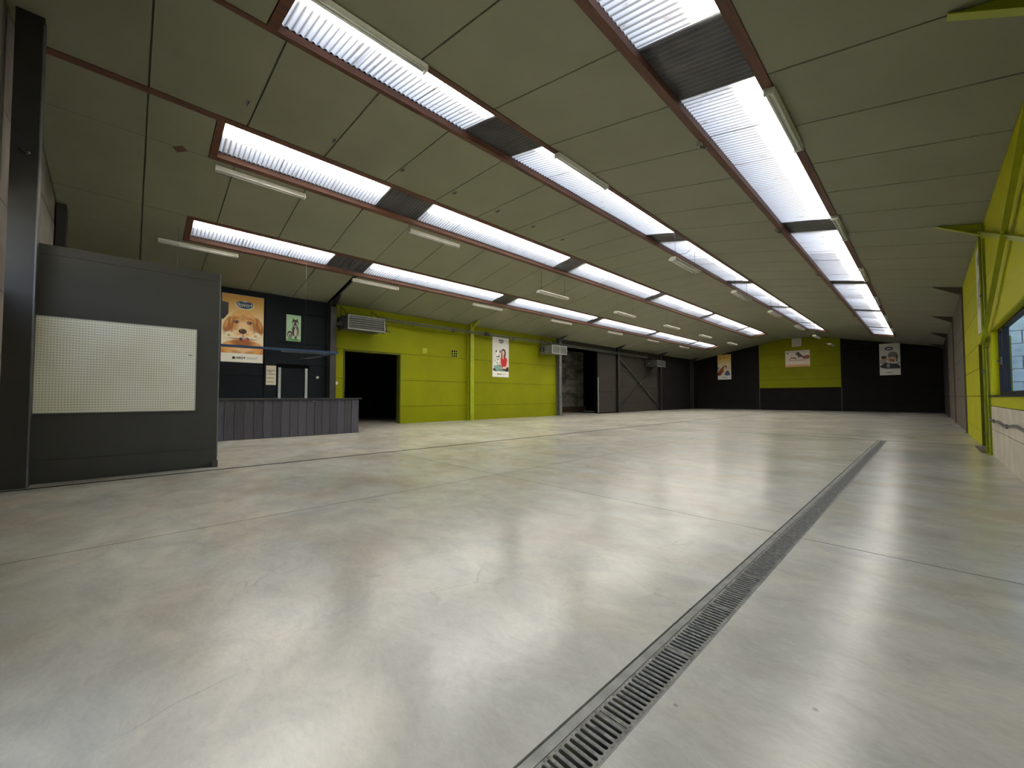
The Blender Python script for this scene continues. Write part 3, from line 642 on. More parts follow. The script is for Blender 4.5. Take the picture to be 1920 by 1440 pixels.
# ------------------------------------------------------------------ posters
def ss(x): return np.clip(x, 0, 1) ** 2 * (3 - 2 * np.clip(x, 0, 1))
class Pic:
    """paints a picture on a grid; u to the right 0..1, v DOWN 0..1; asp = width / height"""
    def __init__(s, nx, ny, asp, bgc):
        s.nx, s.ny, s.asp = nx, ny, asp
        u = np.linspace(0, 1, nx + 1); v = np.linspace(0, 1, ny + 1)
        s.U, s.V = np.meshgrid(u, v); s.c = np.zeros((ny + 1, nx + 1, 3)); s.c[:] = bgc
        s.px = 1.0 / nx
    def blend(s, mask, col):
        m_ = np.clip(mask, 0, 1)[..., None]; s.c = s.c * (1 - m_) + np.array(col) * m_
    def ell(s, cx, cy_, rx, ry, col, ang=0, soft=0.08, a=1.0):
        t = math.radians(ang); dx = s.U - cx; dy = (s.V - cy_) / s.asp
        X = dx * math.cos(t) + dy * math.sin(t); Y = -dx * math.sin(t) + dy * math.cos(t)
        d = np.sqrt((X / rx) ** 2 + (Y / (ry / s.asp)) ** 2); s.blend(a * ss((1 - d) / soft + 0.5), col)
    def poly(s, pts, col, a=1.0):
        ins = np.zeros(s.U.shape, bool); n = len(pts)
        for i in range(n):
            x1, y1 = pts[i]; x2, y2 = pts[(i + 1) % n]
            if y1 == y2: continue
            c_ = ((s.V > min(y1, y2)) & (s.V <= max(y1, y2)) & (s.U < x1 + (s.V - y1) * (x2 - x1) / (y2 - y1))); ins ^= c_
        s.blend(ins.astype(float) * a, col)
    def grad(s, stops):
        for i in range(len(stops) - 1):
            (a, ca), (b_, cb) = stops[i], stops[i + 1]; k_ = (s.V >= a) & (s.V <= b_); t = ((s.V - a) / (b_ - a))[..., None]
            s.c = np.where(k_[..., None], np.array(ca) * (1 - t) + np.array(cb) * t, s.c)
    def fur(s, box, amt, f=60, seed=1):
        rng = np.random.RandomState(seed); n_ = rng.rand(*s.U.shape)
        n_ = (n_ + np.roll(n_, 1, 0) + np.roll(n_, 2, 0) + np.roll(n_, 1, 1)) / 4 - 0.5
        k_ = (s.U > box[0]) & (s.U < box[2]) & (s.V > box[1]) & (s.V < box[3]); s.c = np.where(k_[..., None], s.c * (1 + amt * n_[..., None] * 2), s.c)
def frame_of(wall, a, z):       # origin at the lower left corner as seen, u axis, normal
    if wall == 'L': return Vector((XL, a, z)), Vector((0, 1, 0)), Vector((1, 0, 0))
    if wall == 'B': return Vector((a, Y1, z)), Vector((1, 0, 0)), Vector((0, -1, 0))
    return Vector((XR, a, z)), Vector((0, -1, 0)), Vector((-1, 0, 0))
def poster(wall, a, z, wd, ht, pic, label, name='poster', cat='poster', off=0.012, grp=None):
    o, U_, N_ = frame_of(wall, a, z); Zv = Vector((0, 0, 1))
    Q = [o + N_ * 0.001, o + U_ * wd + N_ * 0.001, o + U_ * wd + Zv * ht + N_ * 0.001, o + Zv * ht + N_ * 0.001]
    b = MB(); b.hexa([Q[0], Q[1], Q[1] + N_ * off, Q[0] + N_ * off, Q[3], Q[2], Q[2] + N_ * off, Q[3] + N_ * off])
    root = b.build(name, 'paper'); tag(root, label, cat, grp)
    nx, ny = pic.nx, pic.ny; V = []
    for j in range(ny + 1):
        for i in range(nx + 1):
            p = o + N_ * (off + 0.0012) + U_ * (wd * (0.004 + 0.992 * i / nx)) + Zv * (ht * (0.996 - 0.992 * j / ny)); V.append(tuple(p))
    F = [(j * (nx + 1) + i, j * (nx + 1) + i + 1, (j + 1) * (nx + 1) + i + 1, (j + 1) * (nx + 1) + i) for j in range(ny) for i in range(nx)]
    me = D.meshes.new('print'); me.from_pydata(V, [], F); at = me.color_attributes.new('Col', 'FLOAT_COLOR', 'POINT')
    arr = np.ones(((nx + 1) * (ny + 1), 4), dtype=np.float32); arr[:, :3] = np.clip(pic.c, 0, 1).reshape(-1, 3) ; at.data.foreach_set('color', arr.ravel())
    me.materials.append(M['print']); me.update(); link('print', me, root)
    return root, (o, U_, N_, off, wd, ht)
def lettering(root, fr, text, u, v, size, mt, bold=0.0, name='lettering', xs=1.0):
    o, U_, N_, off, wd, ht = fr
    cu = D.curves.new('txt', 'FONT'); cu.body = text; cu.size = size; cu.align_x = 'CENTER'; cu.align_y = 'CENTER'; cu.offset = bold; cu.extrude = 0.0008
    to = D.objects.new('txt', cu); COL.objects.link(to); dg = bpy.context.evaluated_depsgraph_get(); dg.update()
    me = D.meshes.new_from_object(to.evaluated_get(dg)); D.objects.remove(to); me.name = name
    c0 = o + U_ * (wd * u) + Vector((0, 0, ht * (1 - v))) + N_ * (off + 0.0035)
    for q in me.vertices: q.co = c0 + U_ * q.co.x * xs + Vector((0, 0, q.co.y)) + N_ * q.co.z
    me.materials.clear(); me.materials.append(M[mt]); me.update(); return link(name, me, root)
def lin(r, g_, b_): return tuple((x / 255.0) ** 2.2 for x in (r, g_, b_))
def logo(p, cx, cy_, rx, ry, rim, dark):
    p.ell(cx, cy_, rx * 1.16, ry * 1.22, rim, soft=0.06); p.ell(cx - rx * .42, cy_ - ry * .14, rx * .62, ry * .92, dark, soft=.06)
    p.ell(cx + rx * .42, cy_ - ry * .14, rx * .62, ry * .92, dark, soft=.06); p.ell(cx, cy_ + ry * .12, rx * .9, ry * .9, dark, soft=.06)
WH = lin(235, 235, 225)
# 1 puppy
p = Pic(96, 176, 1.09 / 2.07, WH)
p.grad([(0, lin(222, 160, 70)), (0.22, lin(232, 190, 110)), (0.42, lin(238, 222, 180)), (0.875, lin(240, 235, 215))])
F1 = lin(232, 170, 95); F2 = lin(196, 122, 55); F3 = lin(246, 212, 160); DKB = lin(70, 40, 22)
DK2 = lin(150, 88, 38)
p.ell(.50, .90, .62, .24, F2); p.ell(.22, .80, .20, .09, F1, 25, .7); p.ell(.80, .79, .18, .10, F1, -25, .7, .8); p.ell(.50, .84, .26, .07, F3, 0, .9, .7); p.ell(.36, .86, .12, .03, DK2, 20, .9, .5); p.ell(.66, .86, .12, .03, DK2, -20, .9, .5); p.ell(.50, .72, .26, .05, DK2, 0, .9, .9)
p.ell(.17, .45, .12, .125, F2, 20, .3); p.ell(.14, .47, .085, .11, DK2, 20, .9, .6); p.ell(.11, .44, .04, .07, F1, 12, .9, .7)
p.ell(.86, .44, .12, .13, F2, -20, .3); p.ell(.89, .46, .085, .11, DK2, -20, .9, .6); p.ell(.91, .42, .04, .07, F1, -12, .9, .6)
p.ell(.50, .39, .30, .17, F1, 0, .16); p.ell(.50, .30, .22, .06, lin(240, 190, 120), 0, .9, .7); p.ell(.245, .46, .03, .11, DK2, 6, .9, .8); p.ell(.765, .46, .03, .11, DK2, -6, .9, .8)
p.ell(.50, .34, .06, .06, DK2, 0, .9, .35); p.ell(.33, .345, .10, .016, F2, -14, .8, .8); p.ell(.66, .345, .10, .016, F2, 14, .8, .8)
p.ell(.52, .49, .20, .10, F3, 0, .7, .9); p.ell(.30, .49, .08, .07, F2, 20, .9, .5); p.ell(.72, .49, .08, .07, F2, -20, .9, .4)
for ex in (.335, .655): p.ell(ex, .403, .070, .026, DK2, 0, .6, .9); p.ell(ex, .405, .045, .021, DKB, 0, .25); p.ell(ex - .014, .399, .011, .006, WH)
BN = lin(240, 226, 196)
p.poly([(.20, .588), (.80, .578), (.80, .632), (.20, .648)], BN)
for q in ((.17, .588), (.17, .638), (.84, .578), (.84, .622)): p.ell(q[0], q[1], .078, .036, BN, 0, .12)
p.ell(.17, .612, .032, .016, lin(180, 150, 105), 0, .4, .9); p.ell(.80, .60, .045, .020, lin(200, 172, 130), 0, .4, .8); p.ell(.5, .655, .33, .012, DK2, 0, .8, .8)
p.ell(.385, .575, .13, .048, F3, 8, .3); p.ell(.615, .57, .13, .048, F3, -8, .3); p.ell(.50, .60, .018, .04, DK2, 0, .6, .8)
p.ell(.40, .585, .06, .012, F2, 8, .9, .5); p.ell(.60, .58, .06, .012, F2, -8, .9, .5)
p.ell(.49, .540, .100, .038, DKB, 0, .18); p.ell(.455, .527, .035, .009, lin(150, 110, 90), 0, .8, .7)
p.ell(.53, .655, .120, .034, lin(50, 20, 18), 0, .15); p.ell(.55, .666, .078, .018, lin(200, 90, 90), 0, .3); p.ell(.53, .636, .075, .007, WH, 0, .4, .9)
p.fur((0, .25, 1, .875), 0.22)
p.poly([(0, .873), (1, .873), (1, 1), (0, 1)], WH)
logo(p, .53, .145, .20, .052, lin(235, 225, 205), lin(35, 75, 105))
po, fr = poster('L', 1.90, 2.12, 1.09, 2.07, p, 'poster of a golden puppy holding a bone, on the dark wall over the counter')
lettering(po, fr, 'duvo+', .53, .145, .175, 'paper', .004); lettering(po, fr, 'LAROY', .44, .935, .09, 'ink', .004); lettering(po, fr, 'GROUP', .72, .935, .085, 'inkgrey', 0)
b = MB(); o_, U_, N_ = frame_of('L', 1.90 + 1.09 * .26, 2.12 + 2.07 * .045); b.box(XL + .013, XL + .016, o_.y, o_.y + .06, o_.z, o_.z + .075); b.build('emblem', 'ink', po)
# 2 green dog picture
p = Pic(44, 84, .43 / .86, lin(150, 190, 150)); p.grad([(0, lin(160, 200, 165)), (.9, lin(170, 205, 170)), (1, lin(90, 150, 80))])
K = lin(25, 25, 22); W2 = lin(190, 190, 175); G2 = lin(110, 105, 95)
p.ell(.5, .94, .42, .04, lin(80, 140, 70), 0, .3)
p.ell(.24, .76, .17, .14, K, 0, .1); p.ell(.24, .78, .11, .09, W2, 0, .2); p.ell(.26, .80, .07, .06, G2, 0, .3)
p.ell(.62, .62, .25, .27, G2, 0, .1); p.ell(.62, .62, .19, .25, K, 0, .2); p.ell(.64, .68, .10, .20, W2, 0, .3); p.ell(.76, .72, .05, .18, G2, 0, .2)
p.poly([(.40, .28), (.46, .10), (.58, .24)], K); p.poly([(.64, .24), (.75, .11), (.82, .28)], K)
p.ell(.61, .30, .22, .13, K, 0, .1); p.ell(.49, .33, .06, .05, W2, 0, .2); p.ell(.73, .33, .06, .05, W2, 0, .2); p.ell(.61, .35, .08, .08, K, 0, .2); p.ell(.61, .43, .13, .03, W2, 0, .5, .7)
for x_ in (.54, .68): p.ell(x_, .27, .03, .012, W2)
for x_ in (.50, .66, .78): p.ell(x_, .86, .05, .07, W2 if x_ != .66 else K, 0, .2)
p.fur((0, 0, 1, 1), .25, seed=3)
poster('L', 3.63, 2.91, .44, .87, p, 'small green picture of a sitting dark dog on the dark wall', 'picture', 'picture', .018)
# 3 sign board
p = Pic(30, 60, .45, lin(205, 200, 180))
for v_, w_ in ((.10, .0), (.22, .9), (.30, .55), (.42, .9), (.62, .8), (.83, .75)):
    if w_: p.poly([(.08, v_), (.08 + w_ * .94, v_), (.08 + w_ * .94, v_ + .035), (.08, v_ + .035)], lin(45, 42, 38), .85)
for i in range(5): p.poly([(0, .185 * (i + 1)), (1, .185 * (i + 1)), (1, .185 * (i + 1) + .008), (0, .185 * (i + 1) + .008)], lin(150, 146, 130))
o_ = poster('L', 3.07, 1.44, .28, .62, p, 'narrow cream notice board with dark lines beside the back door', 'notice_board', 'sign', .065)
# 4 woman with dalmatian
p = Pic(60, 110, 1.09 / 2.0, lin(215, 215, 212)); SK = lin(225, 175, 155); RD = lin(190, 35, 45); HR = lin(45, 25, 25)
p.poly([(.12, .86), (.20, .70), (.45, .70), (.75, .78), (.98, .74), (1, .875), (.12, .875)], HR)
p.ell(.33, .78, .25, .075, lin(125, 165, 160), 20, .12); p.ell(.55, .84, .25, .03, lin(95, 140, 135), 10, .2)
p.poly([(.48, .53), (.60, .50), (.80, .49), (.90, .55), (.86, .66), (.82, .74), (.55, .74), (.50, .62)], RD)
p.ell(.67, .405, .15, .11, HR, 0, .1); p.ell(.58, .45, .06, .07, HR, 0, .2); p.ell(.65, .40, .085, .065, SK, 0, .1); p.ell(.64, .47, .05, .05, SK); p.poly([(.60, .50), (.70, .50), (.64, .57)], SK)
p.poly([(.90, .55), (.97, .56), (.93, .72), (.80, .80), (.55, .79), (.50, .76), (.78, .75), (.86, .68)], SK); p.poly([(.50, .58), (.42, .62), (.50, .74), (.56, .75)], SK)
p.ell(.30, .56, .17, .10, lin(235, 235, 232), 10, .1); p.ell(.36, .42, .12, .09, lin(238, 238, 236), 0, .1); p.ell(.20, .64, .10, .08, lin(235, 235, 232), 0, .1)
for q in ((.23, .37, .04, .028), (.46, .37, .035, .04), (.40, .455, .03, .02), (.34, .50, .12, .014), (.30, .58, .03, .018), (.22, .54, .025, .015), (.38, .56, .025, .02), (.24, .64, .025, .015), (.16, .60, .02, .02), (.33, .40, .012, .008), (.30, .66, .03, .015)): p.ell(q[0], q[1], q[2], q[3], K, 0, .2)
p.ell(.10, .82, .07, .03, K, 0, .3); p.poly([(0, .86), (1, .86), (1, 1), (0, 1)], lin(232, 232, 228))
logo(p, .52, .115, .165, .048, lin(220, 220, 220), lin(70, 78, 92))
po, fr = poster('L', 12.58, 2.03, 1.09, 2.0, p, 'poster of a woman in red with a spotted dog, on the green wall')
lettering(po, fr, 'duvo+', .52, .115, .15, 'paper', .004); lettering(po, fr, 'LAROY', .46, .93, .075, 'ink', .003); lettering(po, fr, 'GROUP', .70, .93, .07, 'inkgrey')
MB().box(XL + .013, XL + .016, 12.90, 12.95, 2.14, 2.20).build('emblem', 'ink', po)
# 5 far left poster: dog and glasses
p = Pic(40, 80, 1.1 / 2.18, lin(225, 215, 180)); p.grad([(0, lin(225, 185, 90)), (.2, lin(240, 205, 110)), (.45, lin(240, 228, 190)), (.85, lin(225, 215, 195))])
p.ell(.20, .15, .07, .035, lin(200, 145, 40), 0, .4); p.ell(.52, .12, .10, .022, lin(205, 150, 40), 0, .4); p.ell(.76, .12, .10, .022, lin(215, 165, 60), 0, .4)
p.poly([(0, .50), (.12, .49), (.14, .58), (0, .62)], lin(120, 170, 190))
p.poly([(0, .70), (.25, .54), (.42, .47), (.55, .46), (.48, .62), (.45, .72), (.25, .80), (0, .84)], lin(165, 85, 50)); p.poly([(0, .76), (.30, .66), (.40, .72), (.2, .84), (0, .85)], lin(120, 50, 35))
p.ell(.56, .50, .14, .06, lin(60, 45, 45), 0, .2); p.ell(.56, .52, .10, .045, lin(215, 185, 160), 0, .2); p.ell(.48, .535, .05, .02, K); p.ell(.64, .535, .05, .02, K); p.ell(.56, .59, .12, .06, lin(225, 205, 200), 0, .2)
p.ell(.82, .55, .10, .06, lin(225, 190, 170), 0, .3); p.ell(.72, .78, .20, .09, lin(70, 95, 150), 0, .2); p.ell(.74, .69, .12, .03, lin(60, 55, 80), 0, .3); p.ell(.38, .78, .10, .06, lin(230, 205, 190), 0, .2)
p.poly([(0, .85), (1, .85), (1, 1), (0, 1)], lin(232, 232, 228)); p.ell(.5, .92, .22, .012, lin(120, 120, 118), 0, .5)
poster('B', -12.72, 2.56, 1.09, 2.18, p, 'tall yellow topped poster on the dark end wall, left of the lime green square')
# 6 horse banner
p = Pic(56, 44, 1.56 / 1.24, lin(215, 208, 200)); p.grad([(0, lin(190, 190, 180)), (.3, lin(215, 200, 185)), (.75, lin(225, 212, 200)), (1, lin(215, 165, 110))])
p.poly([(.06, .08), (.36, .06), (.36, .17), (.06, .19)], lin(225, 225, 220)); p.ell(.10, .14, .035, .05, K); p.poly([(.16, .09), (.35, .08), (.35, .10), (.16, .11)], K)
HB = lin(130, 65, 45)
p.poly([(.70, .36), (.97, .30), (1, .50), (.88, .54), (.72, .52)], HB); p.poly([(.46, .12), (.55, .10), (.66, .26), (.74, .38), (.72, .44), (.60, .40), (.56, .46), (.52, .40), (.50, .26), (.44, .30), (.43, .24)], lin(55, 35, 32))
p.ell(.36, .45, .07, .035, HB, -10, .3); p.ell(.42, .48, .05, .03, lin(90, 35, 25), 0, .3); p.ell(.26, .44, .05, .04, lin(120, 95, 70), 0, .4); p.ell(.19, .54, .04, .05, lin(120, 90, 60), 0, .4)
p.ell(.5, .60, .40, .07, lin(190, 170, 145), 0, .7, .8); p.ell(.5, .97, .5, .08, lin(200, 130, 70), 0, .8, .8)
poster('B', -7.68, 3.38, 1.58, 1.27, p, 'wide poster of galloping horses on the lime green square of the end wall')
# 7 far right poster
p = Pic(44, 88, 1.07 / 2.17, lin(212, 212, 205)); p.ell(.65, .38, .25, .12, lin(120, 122, 118), 0, .2); p.poly([(.42, .36), (.86, .34), (.84, .56), (.46, .52)], lin(105, 105, 102)); p.poly([(.80, .38), (.90, .40), (.86, .58), (.80, .58)], lin(50, 50, 48))
p.ell(.22, .44, .13, .055, K, 0, .2); p.ell(.30, .50, .09, .04, lin(190, 150, 130), 0, .2); p.ell(.17, .57, .16, .08, lin(170, 160, 155), 0, .2)
p.ell(.60, .50, .22, .08, lin(205, 165, 140), 0, .2); p.ell(.54, .53, .05, .05, lin(150, 95, 60), 0, .3); p.ell(.66, .55, .05, .05, lin(120, 75, 50), 0, .3)
p.poly([(0, .72), (.28, .60), (.48, .62), (.60, .64), (.85, .64), (1, .74), (1, .80), (.35, .80), (.10, .77)], lin(40, 42, 58)); p.ell(.42, .70, .08, .07, lin(150, 150, 150), 0, .3); p.ell(.93, .62, .09, .01, K, 0, .3)
p.poly([(0, .83), (1, .83), (1, 1), (0, 1)], lin(222, 222, 216))
p.ell(.47, .16, .21, .058, lin(50, 52, 72), 0, .1); p.ell(.47, .16, .13, .022, lin(215, 215, 220), 0, .2); p.ell(.47, .92, .2, .012, lin(110, 112, 108), 0, .5)
poster('B', -2.20, 2.52, 1.04, 2.17, p, 'grey and white poster on the dark end wall, right of the lime green square')
# 8 side poster by the side door
p = Pic(30, 50, 1.1 / 1.75, lin(222, 220, 205)); logo(p, .5, .15, .18, .06, lin(215, 215, 210), lin(110, 115, 125)); p.ell(.5, .5, .3, .14, lin(140, 145, 140), 0, .4, .8); p.ell(.45, .62, .34, .10, lin(170, 160, 140), 0, .4); p.ell(.6, .42, .12, .06, lin(90, 85, 80), 0, .3)
poster('R', 12.85, 2.34, 1.12, 1.72, p, 'pale poster seen edge-on above the side door, on lime green')
# ------------------------------------------------------------------ wall fittings
def grille(y, z, w_, h_, label, n_=3):
    root = empty('wall_grille', (XL, y + w_ / 2, z)); tag(root, label, 'grille')
    b = MB(); t = 0.022
    b.box(XL, XL + .012, y, y + w_, z, z + h_)
    under(b.build('back_plate', 'black'), root); b = MB()
    for i in range(n_ + 1):
        a = y + (w_ - t) * i / n_; b.box(XL + .012, XL + .022, a, a + t, z, z + h_)
        a = z + (h_ - t) * i / n_; b.box(XL + .012, XL + .021, y, y + w_, a, a + t)
    under(b.build('grille_bars', 'green_steel'), root)
grille(10.17, 2.81, .34, .34, 'square nine-hole grille high on the lime green wall')
tag(MB().box(XL, XL + .02, 8.72, 8.95, 2.88, 3.10).box(XL + .02, XL + .028, 8.74, 8.93, 2.90, 3.08).build('cover_plate', 'green_steel'), 'small painted-over cover plate on the lime green wall right of the doorway', 'plate')
def switch(w_, y, z, s_, label, mt='white'):
    b = MB().box(w_, w_ + .02, y, y + s_, z, z + s_ * 1.2); o = b.build('wall_switch', mt, None, .003); tag(o, label, 'switch')
    MB().box(w_ + .02, w_ + .027, y + s_ * .25, y + s_ * .75, z + s_ * .3, z + s_ * .9).build('rocker', mt, o)
switch(XL, 5.22, 1.50, .09, 'small white switch on the lime strip left of the doorway')
tag(MB().tube([(XL, 4.62, 1.73), (XL + .03, 4.62, 1.73)], .045, 14).build('thermostat', 'white'), 'round white knob on the dark wall between back door and column', 'thermostat')
def heater(yc0, yc1, z0, z1, label, pale=False):
    root = empty('unit_heater', (-13.95, yc0, z0)); tag(root, label, 'heater')
    mt = 'heaterg' if pale else 'heater'
    b = MB().prism([(-14.40, z0 + .02), (-14.40, z1), (-13.52, z1 - .04), (-13.52, z0)], 1, yc0, yc1)
    b2 = under(b.build('casing', mt, None, .012), root)
    b = MB(); t = .035; xf = -13.52
    b.box(xf, xf + .03, yc0, yc1, z0 - .03, z0 + .02); b.box(xf, xf + .03, yc0, yc1, z1 - .06, z1 - .03)
    b.box(xf, xf + .03, yc0, yc0 + t, z0, z1 - .04); b.box(xf, xf + .03, yc1 - t, yc1, z0, z1 - .04)
    if pale: b.box(xf, xf + .03, (yc0 + yc1) / 2 - .02, (yc0 + yc1) / 2 + .02, z0, z1 - .04)
    of = under(b.build('outlet_frame', 'galv' if pale else 'heaterg'), root)
    for i in range(5):
        z = z0 + .05 + i * (z1 - z0 - .12) / 5
        q = MB().bar((xf + .008, yc0 + t, z), (xf + .008, yc1 - t, z), .05, .006).build('louvre', 'heater'); q.parent = of
    for y in (yc0 + .1, yc1 - .1):
        under(MB().tube([(-13.65, y, z1 - .04), (-14.40, y, z1 + .38)], .012).tube([(-14.40, y, z1 + .0), (-14.40, y, z1 + .40)], .012).build('bracket', 'steel_dark'), root)
    under(MB().box(-14.25, -14.0, yc0 - .10, yc0, z0 + .13, z0 + .30).tube([(-14.1, yc0 - .10, z0 + .2), (-14.1, yc0 - .13, z0 + .2)], .04, 10, 1).build('control_box', ['steel_dark', 'offwhite']), root)
    under(MB().tube([(-13.8, yc1, z0 + .35), (-13.72, yc1 + .15, z0 + .30), (-13.75, yc1 + .2, z0 + .12), (-13.8, yc1 + .05, z0 - .02)], .022).tube([(-13.85, yc1, z0 + .10), (-13.85, yc1 + .4, z0 + .10)], .02).build('hose', 'ink'), root)
heater(5.25, 6.58, 3.40, 3.90, 'dark unit heater on brackets above the black doorway')
heater(15.85, 17.1, 3.36, 3.82, 'greenish grey unit heater hung at the end of the lime green wall', True)
heater(27.6, 28.9, 3.30, 3.76, 'unit heater high on the dark cross-braced bay of the left wall')
# twin pipes along the left wall
for (x, z, lb) in ((-14.28, 4.03, 'upper of the two grey pipes running along the top of the left wall'), (-14.28, 3.94, 'lower of the two grey pipes running along the top of the left wall')):
    o = tag(MB().tube([(x + .12, 6.7, z), (x + .12, 10.9, z), (x + .12, 17.2, z - .01), (x + .12, 27.4, z - .03)], .024, 8).build('heating_pipe', 'steel_grey'), lb, 'pipe')
    for y in (8.2, 10.2, 13.9, 16.6, 20.5, 24.6): MB().box(XL + .002, x + .14, y, y + .03, z - .012, z + .012).build('pipe_bracket', 'steel_dark', o)
o = tag(MB().tube([(-14.1, 11.75, 3.985), (-14.1, 12.05, 3.985)], .075, 10).build('pipe_valve', 'ink'), 'dark valve on the twin pipes above the woman poster', 'valve')
MB().tube([(-14.1, 11.85, 4.04), (-14.1, 11.85, 4.14)], .02).build('valve_stem', 'steel_grey', o)
MB().tube([(-14.1, 11.66, 3.985), (-14.1, 11.75, 3.985)], .05).build('valve_collar', 'steel_grey', o)
# ------------------------------------------------------------------ strip lights
def batten(x, y, z, label, grp, hang=0.0, slope=0.0, wide=False):
    """twin fluorescent batten 1.55 m long along y; z = its top"""
    root = empty('strip_light', (x, y, z)); tag(root, label, 'light', grp)
    L_ = 1.56; wv = 0.06
    def P3(dx, dz): return (dx, dz - dx * slope)
    b = MB()
    pr_ = [(-wv, 0), (wv, 0), (wv * .55, -.045), (-wv * .55, -.045)] if not wide else [(-.13, -.06), (-.05, 0), (.05, 0), (.13, -.06), (.12, -.065), (.045, -.02), (-.045, -.02), (-.12, -.065)]
    pr_ = [(a, c_ + a * slope) for a, c_ in pr_]
    if wide:
        for q in ((0, 1, 6, 7), (1, 2, 5, 6), (2, 3, 4, 5)): b.prism([pr_[i] for i in q], 1, 0, L_)
        b.prism([(-.035, -.02), (.035, -.02), (.03, -.06), (-.03, -.06)], 1, 0.0, L_)
    else: b.prism(pr_, 1, 0, L_)
    h = b.build('lamp_housing', 'white'); h.parent = root
    for s_ in ((-.045, -.075) if wide else (-.03, -.062), (.045, -.075) if wide else (.03, -.062)):
        t_ = MB().tube([(s_[0], .03, s_[1] + s_[0] * slope), (s_[0], L_ - .03, s_[1] + s_[0] * slope)], .014, 8).build('lamp_tube', 'tube'); t_.parent = h
    for yy in (0, L_ - .02):
        q = MB().box(-.075 if wide else -.055, .075 if wide else .055, yy, yy + .02, -.095 if wide else -.08, -.01).build('end_cap', 'white'); q.parent = h
    if hang:
        for yy in (.15, L_ - .15):
            q = MB().tube([(0, yy, -.01), (0, yy, hang)], .004, 5).build('hanger_wire', 'steel_dark'); q.parent = root
    return root
def clone(o, loc, label):
    r = o.copy(); COL.objects.link(r); r.location = loc; r['label'] = label
    for ch in o.children:
        c_ = ch.copy(); COL.objects.link(c_); c_.parent = r
        for g_ in ch.children:
            d_ = g_.copy(); COL.objects.link(d_); d_.parent = c_
    return r
ORD = ['nearest', 'second', 'third', 'fourth', 'fifth', 'sixth', 'seventh']
# row A: under the leftmost roof light strip
gA = 'strip lights along the leftmost rooflight'
ysA = [0.38, 4.93, 9.70, 14.45, 19.3, 23.9, 28.7]; x = -12.36; z = zc(x) - .015
A0 = batten(x, ysA[0], z, 'strip light along the lower edge of the leftmost rooflight, nearest the partition', gA, 0, SL)
for i, y in enumerate(ysA[1:]): clone(A0, (x, y, z), 'strip light along the lower edge of the leftmost rooflight, %s from the partition' % ORD[i + 1])
gB = 'strip lights along the second rooflight from the left'
x = -9.14; z = zc(x) - .015
B0 = batten(x, 1.05, z, 'strip light fixed under the start of the second rooflight from the left', gB, 0, SL)
clone(B0, (x, 5.11, z), 'strip light fixed under the second rooflight from the left, just past its shade-coloured sheets')
x = -9.15; z = 4.74; hg = zc(x) - z
B1 = batten(x, 10.05, z, 'nearest of the hanging strip lights between the two left rooflights', gB, hg, 0, True)
for i, y in enumerate((14.95, 19.6, 24.2, 29.0)): clone(B1, (x, y, z), 'hanging strip light between the two left rooflights, %s from the near end' % ORD[i + 1])
gC = 'strip lights along the third rooflight from the left'
x = -4.37; z = zc(x) - .015
C0 = batten(x, 1.10, z, 'strip light at the upper right edge of the third rooflight from the left, nearest', gC, 0, -SR)
clone(C0, (x, 5.28, z), 'strip light at the upper right edge of the third rooflight, past its shade-coloured sheets')
x = -4.46; z = 4.68; hg = zc(x) - z
C1 = batten(x, 10.05, z, 'nearest of the dark hanging strip lights left of the third rooflight', gC, hg, 0, True)
for i, y in enumerate((14.75, 19.3, 24.2, 28.8, 34.0)): clone(C1, (x, y, z), 'hanging strip light left of the third rooflight, %s from the near end' % ORD[i + 1])
gD = 'strip lights along the rightmost rooflight'
x = -1.18; z = zc(x) - .015
D0 = batten(x, 5.26, z, 'strip light at the right edge of the rightmost rooflight, nearest the camera', gD, 0, -SR)
for i, y in enumerate((9.97, 14.6, 19.2, 23.9, 28.6)): clone(D0, (x, y, z), 'strip light at the right edge of the rightmost rooflight, %s from the camera' % ORD[i + 1])
# little cable holders on the left edge of the rightmost rooflight
h0 = None
for i, y in enumerate((6.13, 10.6, 15.3, 19.6, 24.3, 28.7)):
    x = -2.27; z = zc(x) - .012
    if h0 is None:
        h0 = MB().box(-.035, .035, -.06, .0, -.05, 0).build('cable_holder', 'galv'); MB().tube([(0, -.03, -.05), (.05, .02, -.08), (.06, .08, -.06)], .012).build('hook', 'ink', h0)
        h0.location = (x, y, z); tag(h0, 'small cable holder on the left edge of the rightmost rooflight, nearest', 'bracket', 'cable holders on the rightmost rooflight')
    else: clone(h0, (x, y, z), 'small cable holder on the left edge of the rightmost rooflight, %s from the camera' % ORD[i])
# ceiling clips near the ridge
c0 = None
for i, y in enumerate((1.21, 2.50, 3.83, 5.10, 6.38, 7.65, 8.9)):
    x = -7.16; z = zc(x)
    if c0 is None:
        c0 = MB().box(-.05, .05, -.02, .02, -.03, 0).build('ceiling_clip', 'galv'); c0.location = (x, y, z); MB().tube([(-.06, 0, -.03), (.06, .0, -.045)], .01).build('clip_bolt', 'steel_dark', c0)
        tag(c0, 'small metal ceiling clip in the panel strip above the puppy side, nearest', 'clip', 'metal clips in the ridge panels')
    else: clone(c0, (x, y, z), 'small metal clip in the ridge ceiling panels, %s in the line' % ORD[i])
x = -9.0; _q = [(x - .11, .50), (x - .01, .43), (x + .11, .56), (x + .01, .63)]
tag(MB().hexa([(a, c_, zc(a) - .006) for a, c_ in _q] + [(a, c_, zc(a)) for a, c_ in _q]).build('repair_patch', 'timber'), 'small brown patch on the ceiling left of the second rooflight', 'patch')
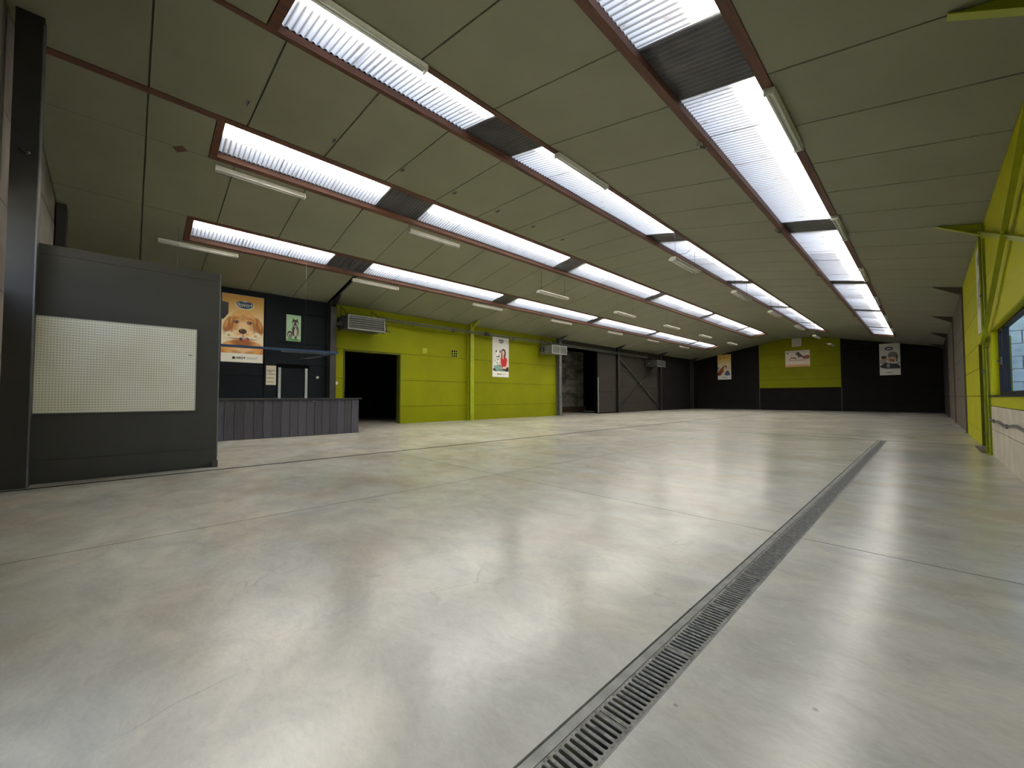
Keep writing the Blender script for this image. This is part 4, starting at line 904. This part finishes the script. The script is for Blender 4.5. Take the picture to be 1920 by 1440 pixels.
# far wall box and camera
o = tag(MB().box(-7.20, -6.60, Y1 - .16, Y1, 4.97, 5.58).build('wall_cabinet', 'white', None, .01), 'white box at the top of the lime green end wall', 'box')
for i in range(6): MB().box(-7.14, -6.66, Y1 - .175, Y1 - .16, 5.03 + i * .09, 5.09 + i * .09).build('louvre', 'offwhite', o)
o = tag(MB().box(-5.15, -5.05, Y1 - .10, Y1, 4.97, 5.05).tube([(-5.1, Y1 - .10, 5.0), (-5.1, Y1 - .30, 4.92)], .05, 10).build('security_camera', 'white', None), 'white security camera on the lime green end wall below the ceiling', 'camera')
MB().tube([(-5.1, Y1 - .30, 4.92), (-5.1, Y1 - .36, 4.90)], .055, 10).build('lens_hood', 'ink', o)
# thin cable across the third rooflight
for i, (y, dx) in enumerate(((11.4, .25), (15.9, .2))):
    pts = [(-5.35 + .9 * t, y + dx * math.sin(PI * t), zc(-5.35 + .9 * t) - .02 - .16 * math.sin(PI * t)) for t in [k / 8 for k in range(9)]]
    tag(MB().tube(pts, .006, 5).build('loose_cable', 'ink'), ('thin loose cable sagging below the third rooflight, nearer one', 'thin loose cable sagging below the third rooflight, farther one')[i], 'cable')
# ------------------------------------------------------------------ outside the side window
og = struct(MB().box(XR + .3, 16, -12, 60, -.35, -.25).build('ground', 'grass'), 'ground outside the side window')
nb = empty('neighbour_building', (3.4, 17.2, -.25)); tag(nb, 'pale blue grey block outbuilding seen through the side window', 'building')
for r in range(11):
    for k in range(7):
        x_ = 1.18 + k * .62 - (.31 if r % 2 and k else 0)
        under(MB().box(x_, x_ + (.29 if r % 2 and k == 0 else .60), 17.0, 17.35, -.25 + r * .34, -.25 + r * .34 + .325).build('wall_block', 'stone'), nb)
under(MB().box(1.18, 5.5, 17.06, 17.30, -.25, 3.48).build('mortar_core', 'stone'), nb)
under(MB().box(1.12, 5.7, 16.8, 20.0, 3.49, 3.58).build('roof_slab', 'white'), nb)
rng = random.Random(5)
def shrub(x, y, z, s_, label):
    b = MB()
    for i in range(420):
        t, ph = rng.uniform(0, 2 * PI), math.acos(rng.uniform(-1, 1)); r_ = s_ * (0.6 + .4 * rng.random())
        c_ = Vector((x + r_ * math.sin(ph) * math.cos(t), y + r_ * math.sin(ph) * math.sin(t), z + r_ * math.cos(ph)))
        d1 = Vector((rng.uniform(-1, 1), rng.uniform(-1, 1), rng.uniform(-1, 1))).normalized(); d2 = d1.orthogonal().normalized(); l = s_ * .16
        b.add([c_ - d1 * l, c_ + d2 * l * .5, c_ + d1 * l, c_ - d2 * l * .5], [(0, 1, 2, 3)])
    o = b.build('foliage', 'leaf', None, 0, False); o['kind'] = 'stuff'
    root = empty('shrub', (x, y, -.25)); tag(root, label, 'shrub'); under(o, root)
    under(MB().tube([(x, y, -.25), (x + .03, y, z)], .05).build('stem', 'timber'), root)
shrub(2.0, 15.6, .55, .42, 'low green shrub outside the side window'); shrub(2.3, 15.2, 1.75, .55, 'tall green shrub outside the side window, upper pane')
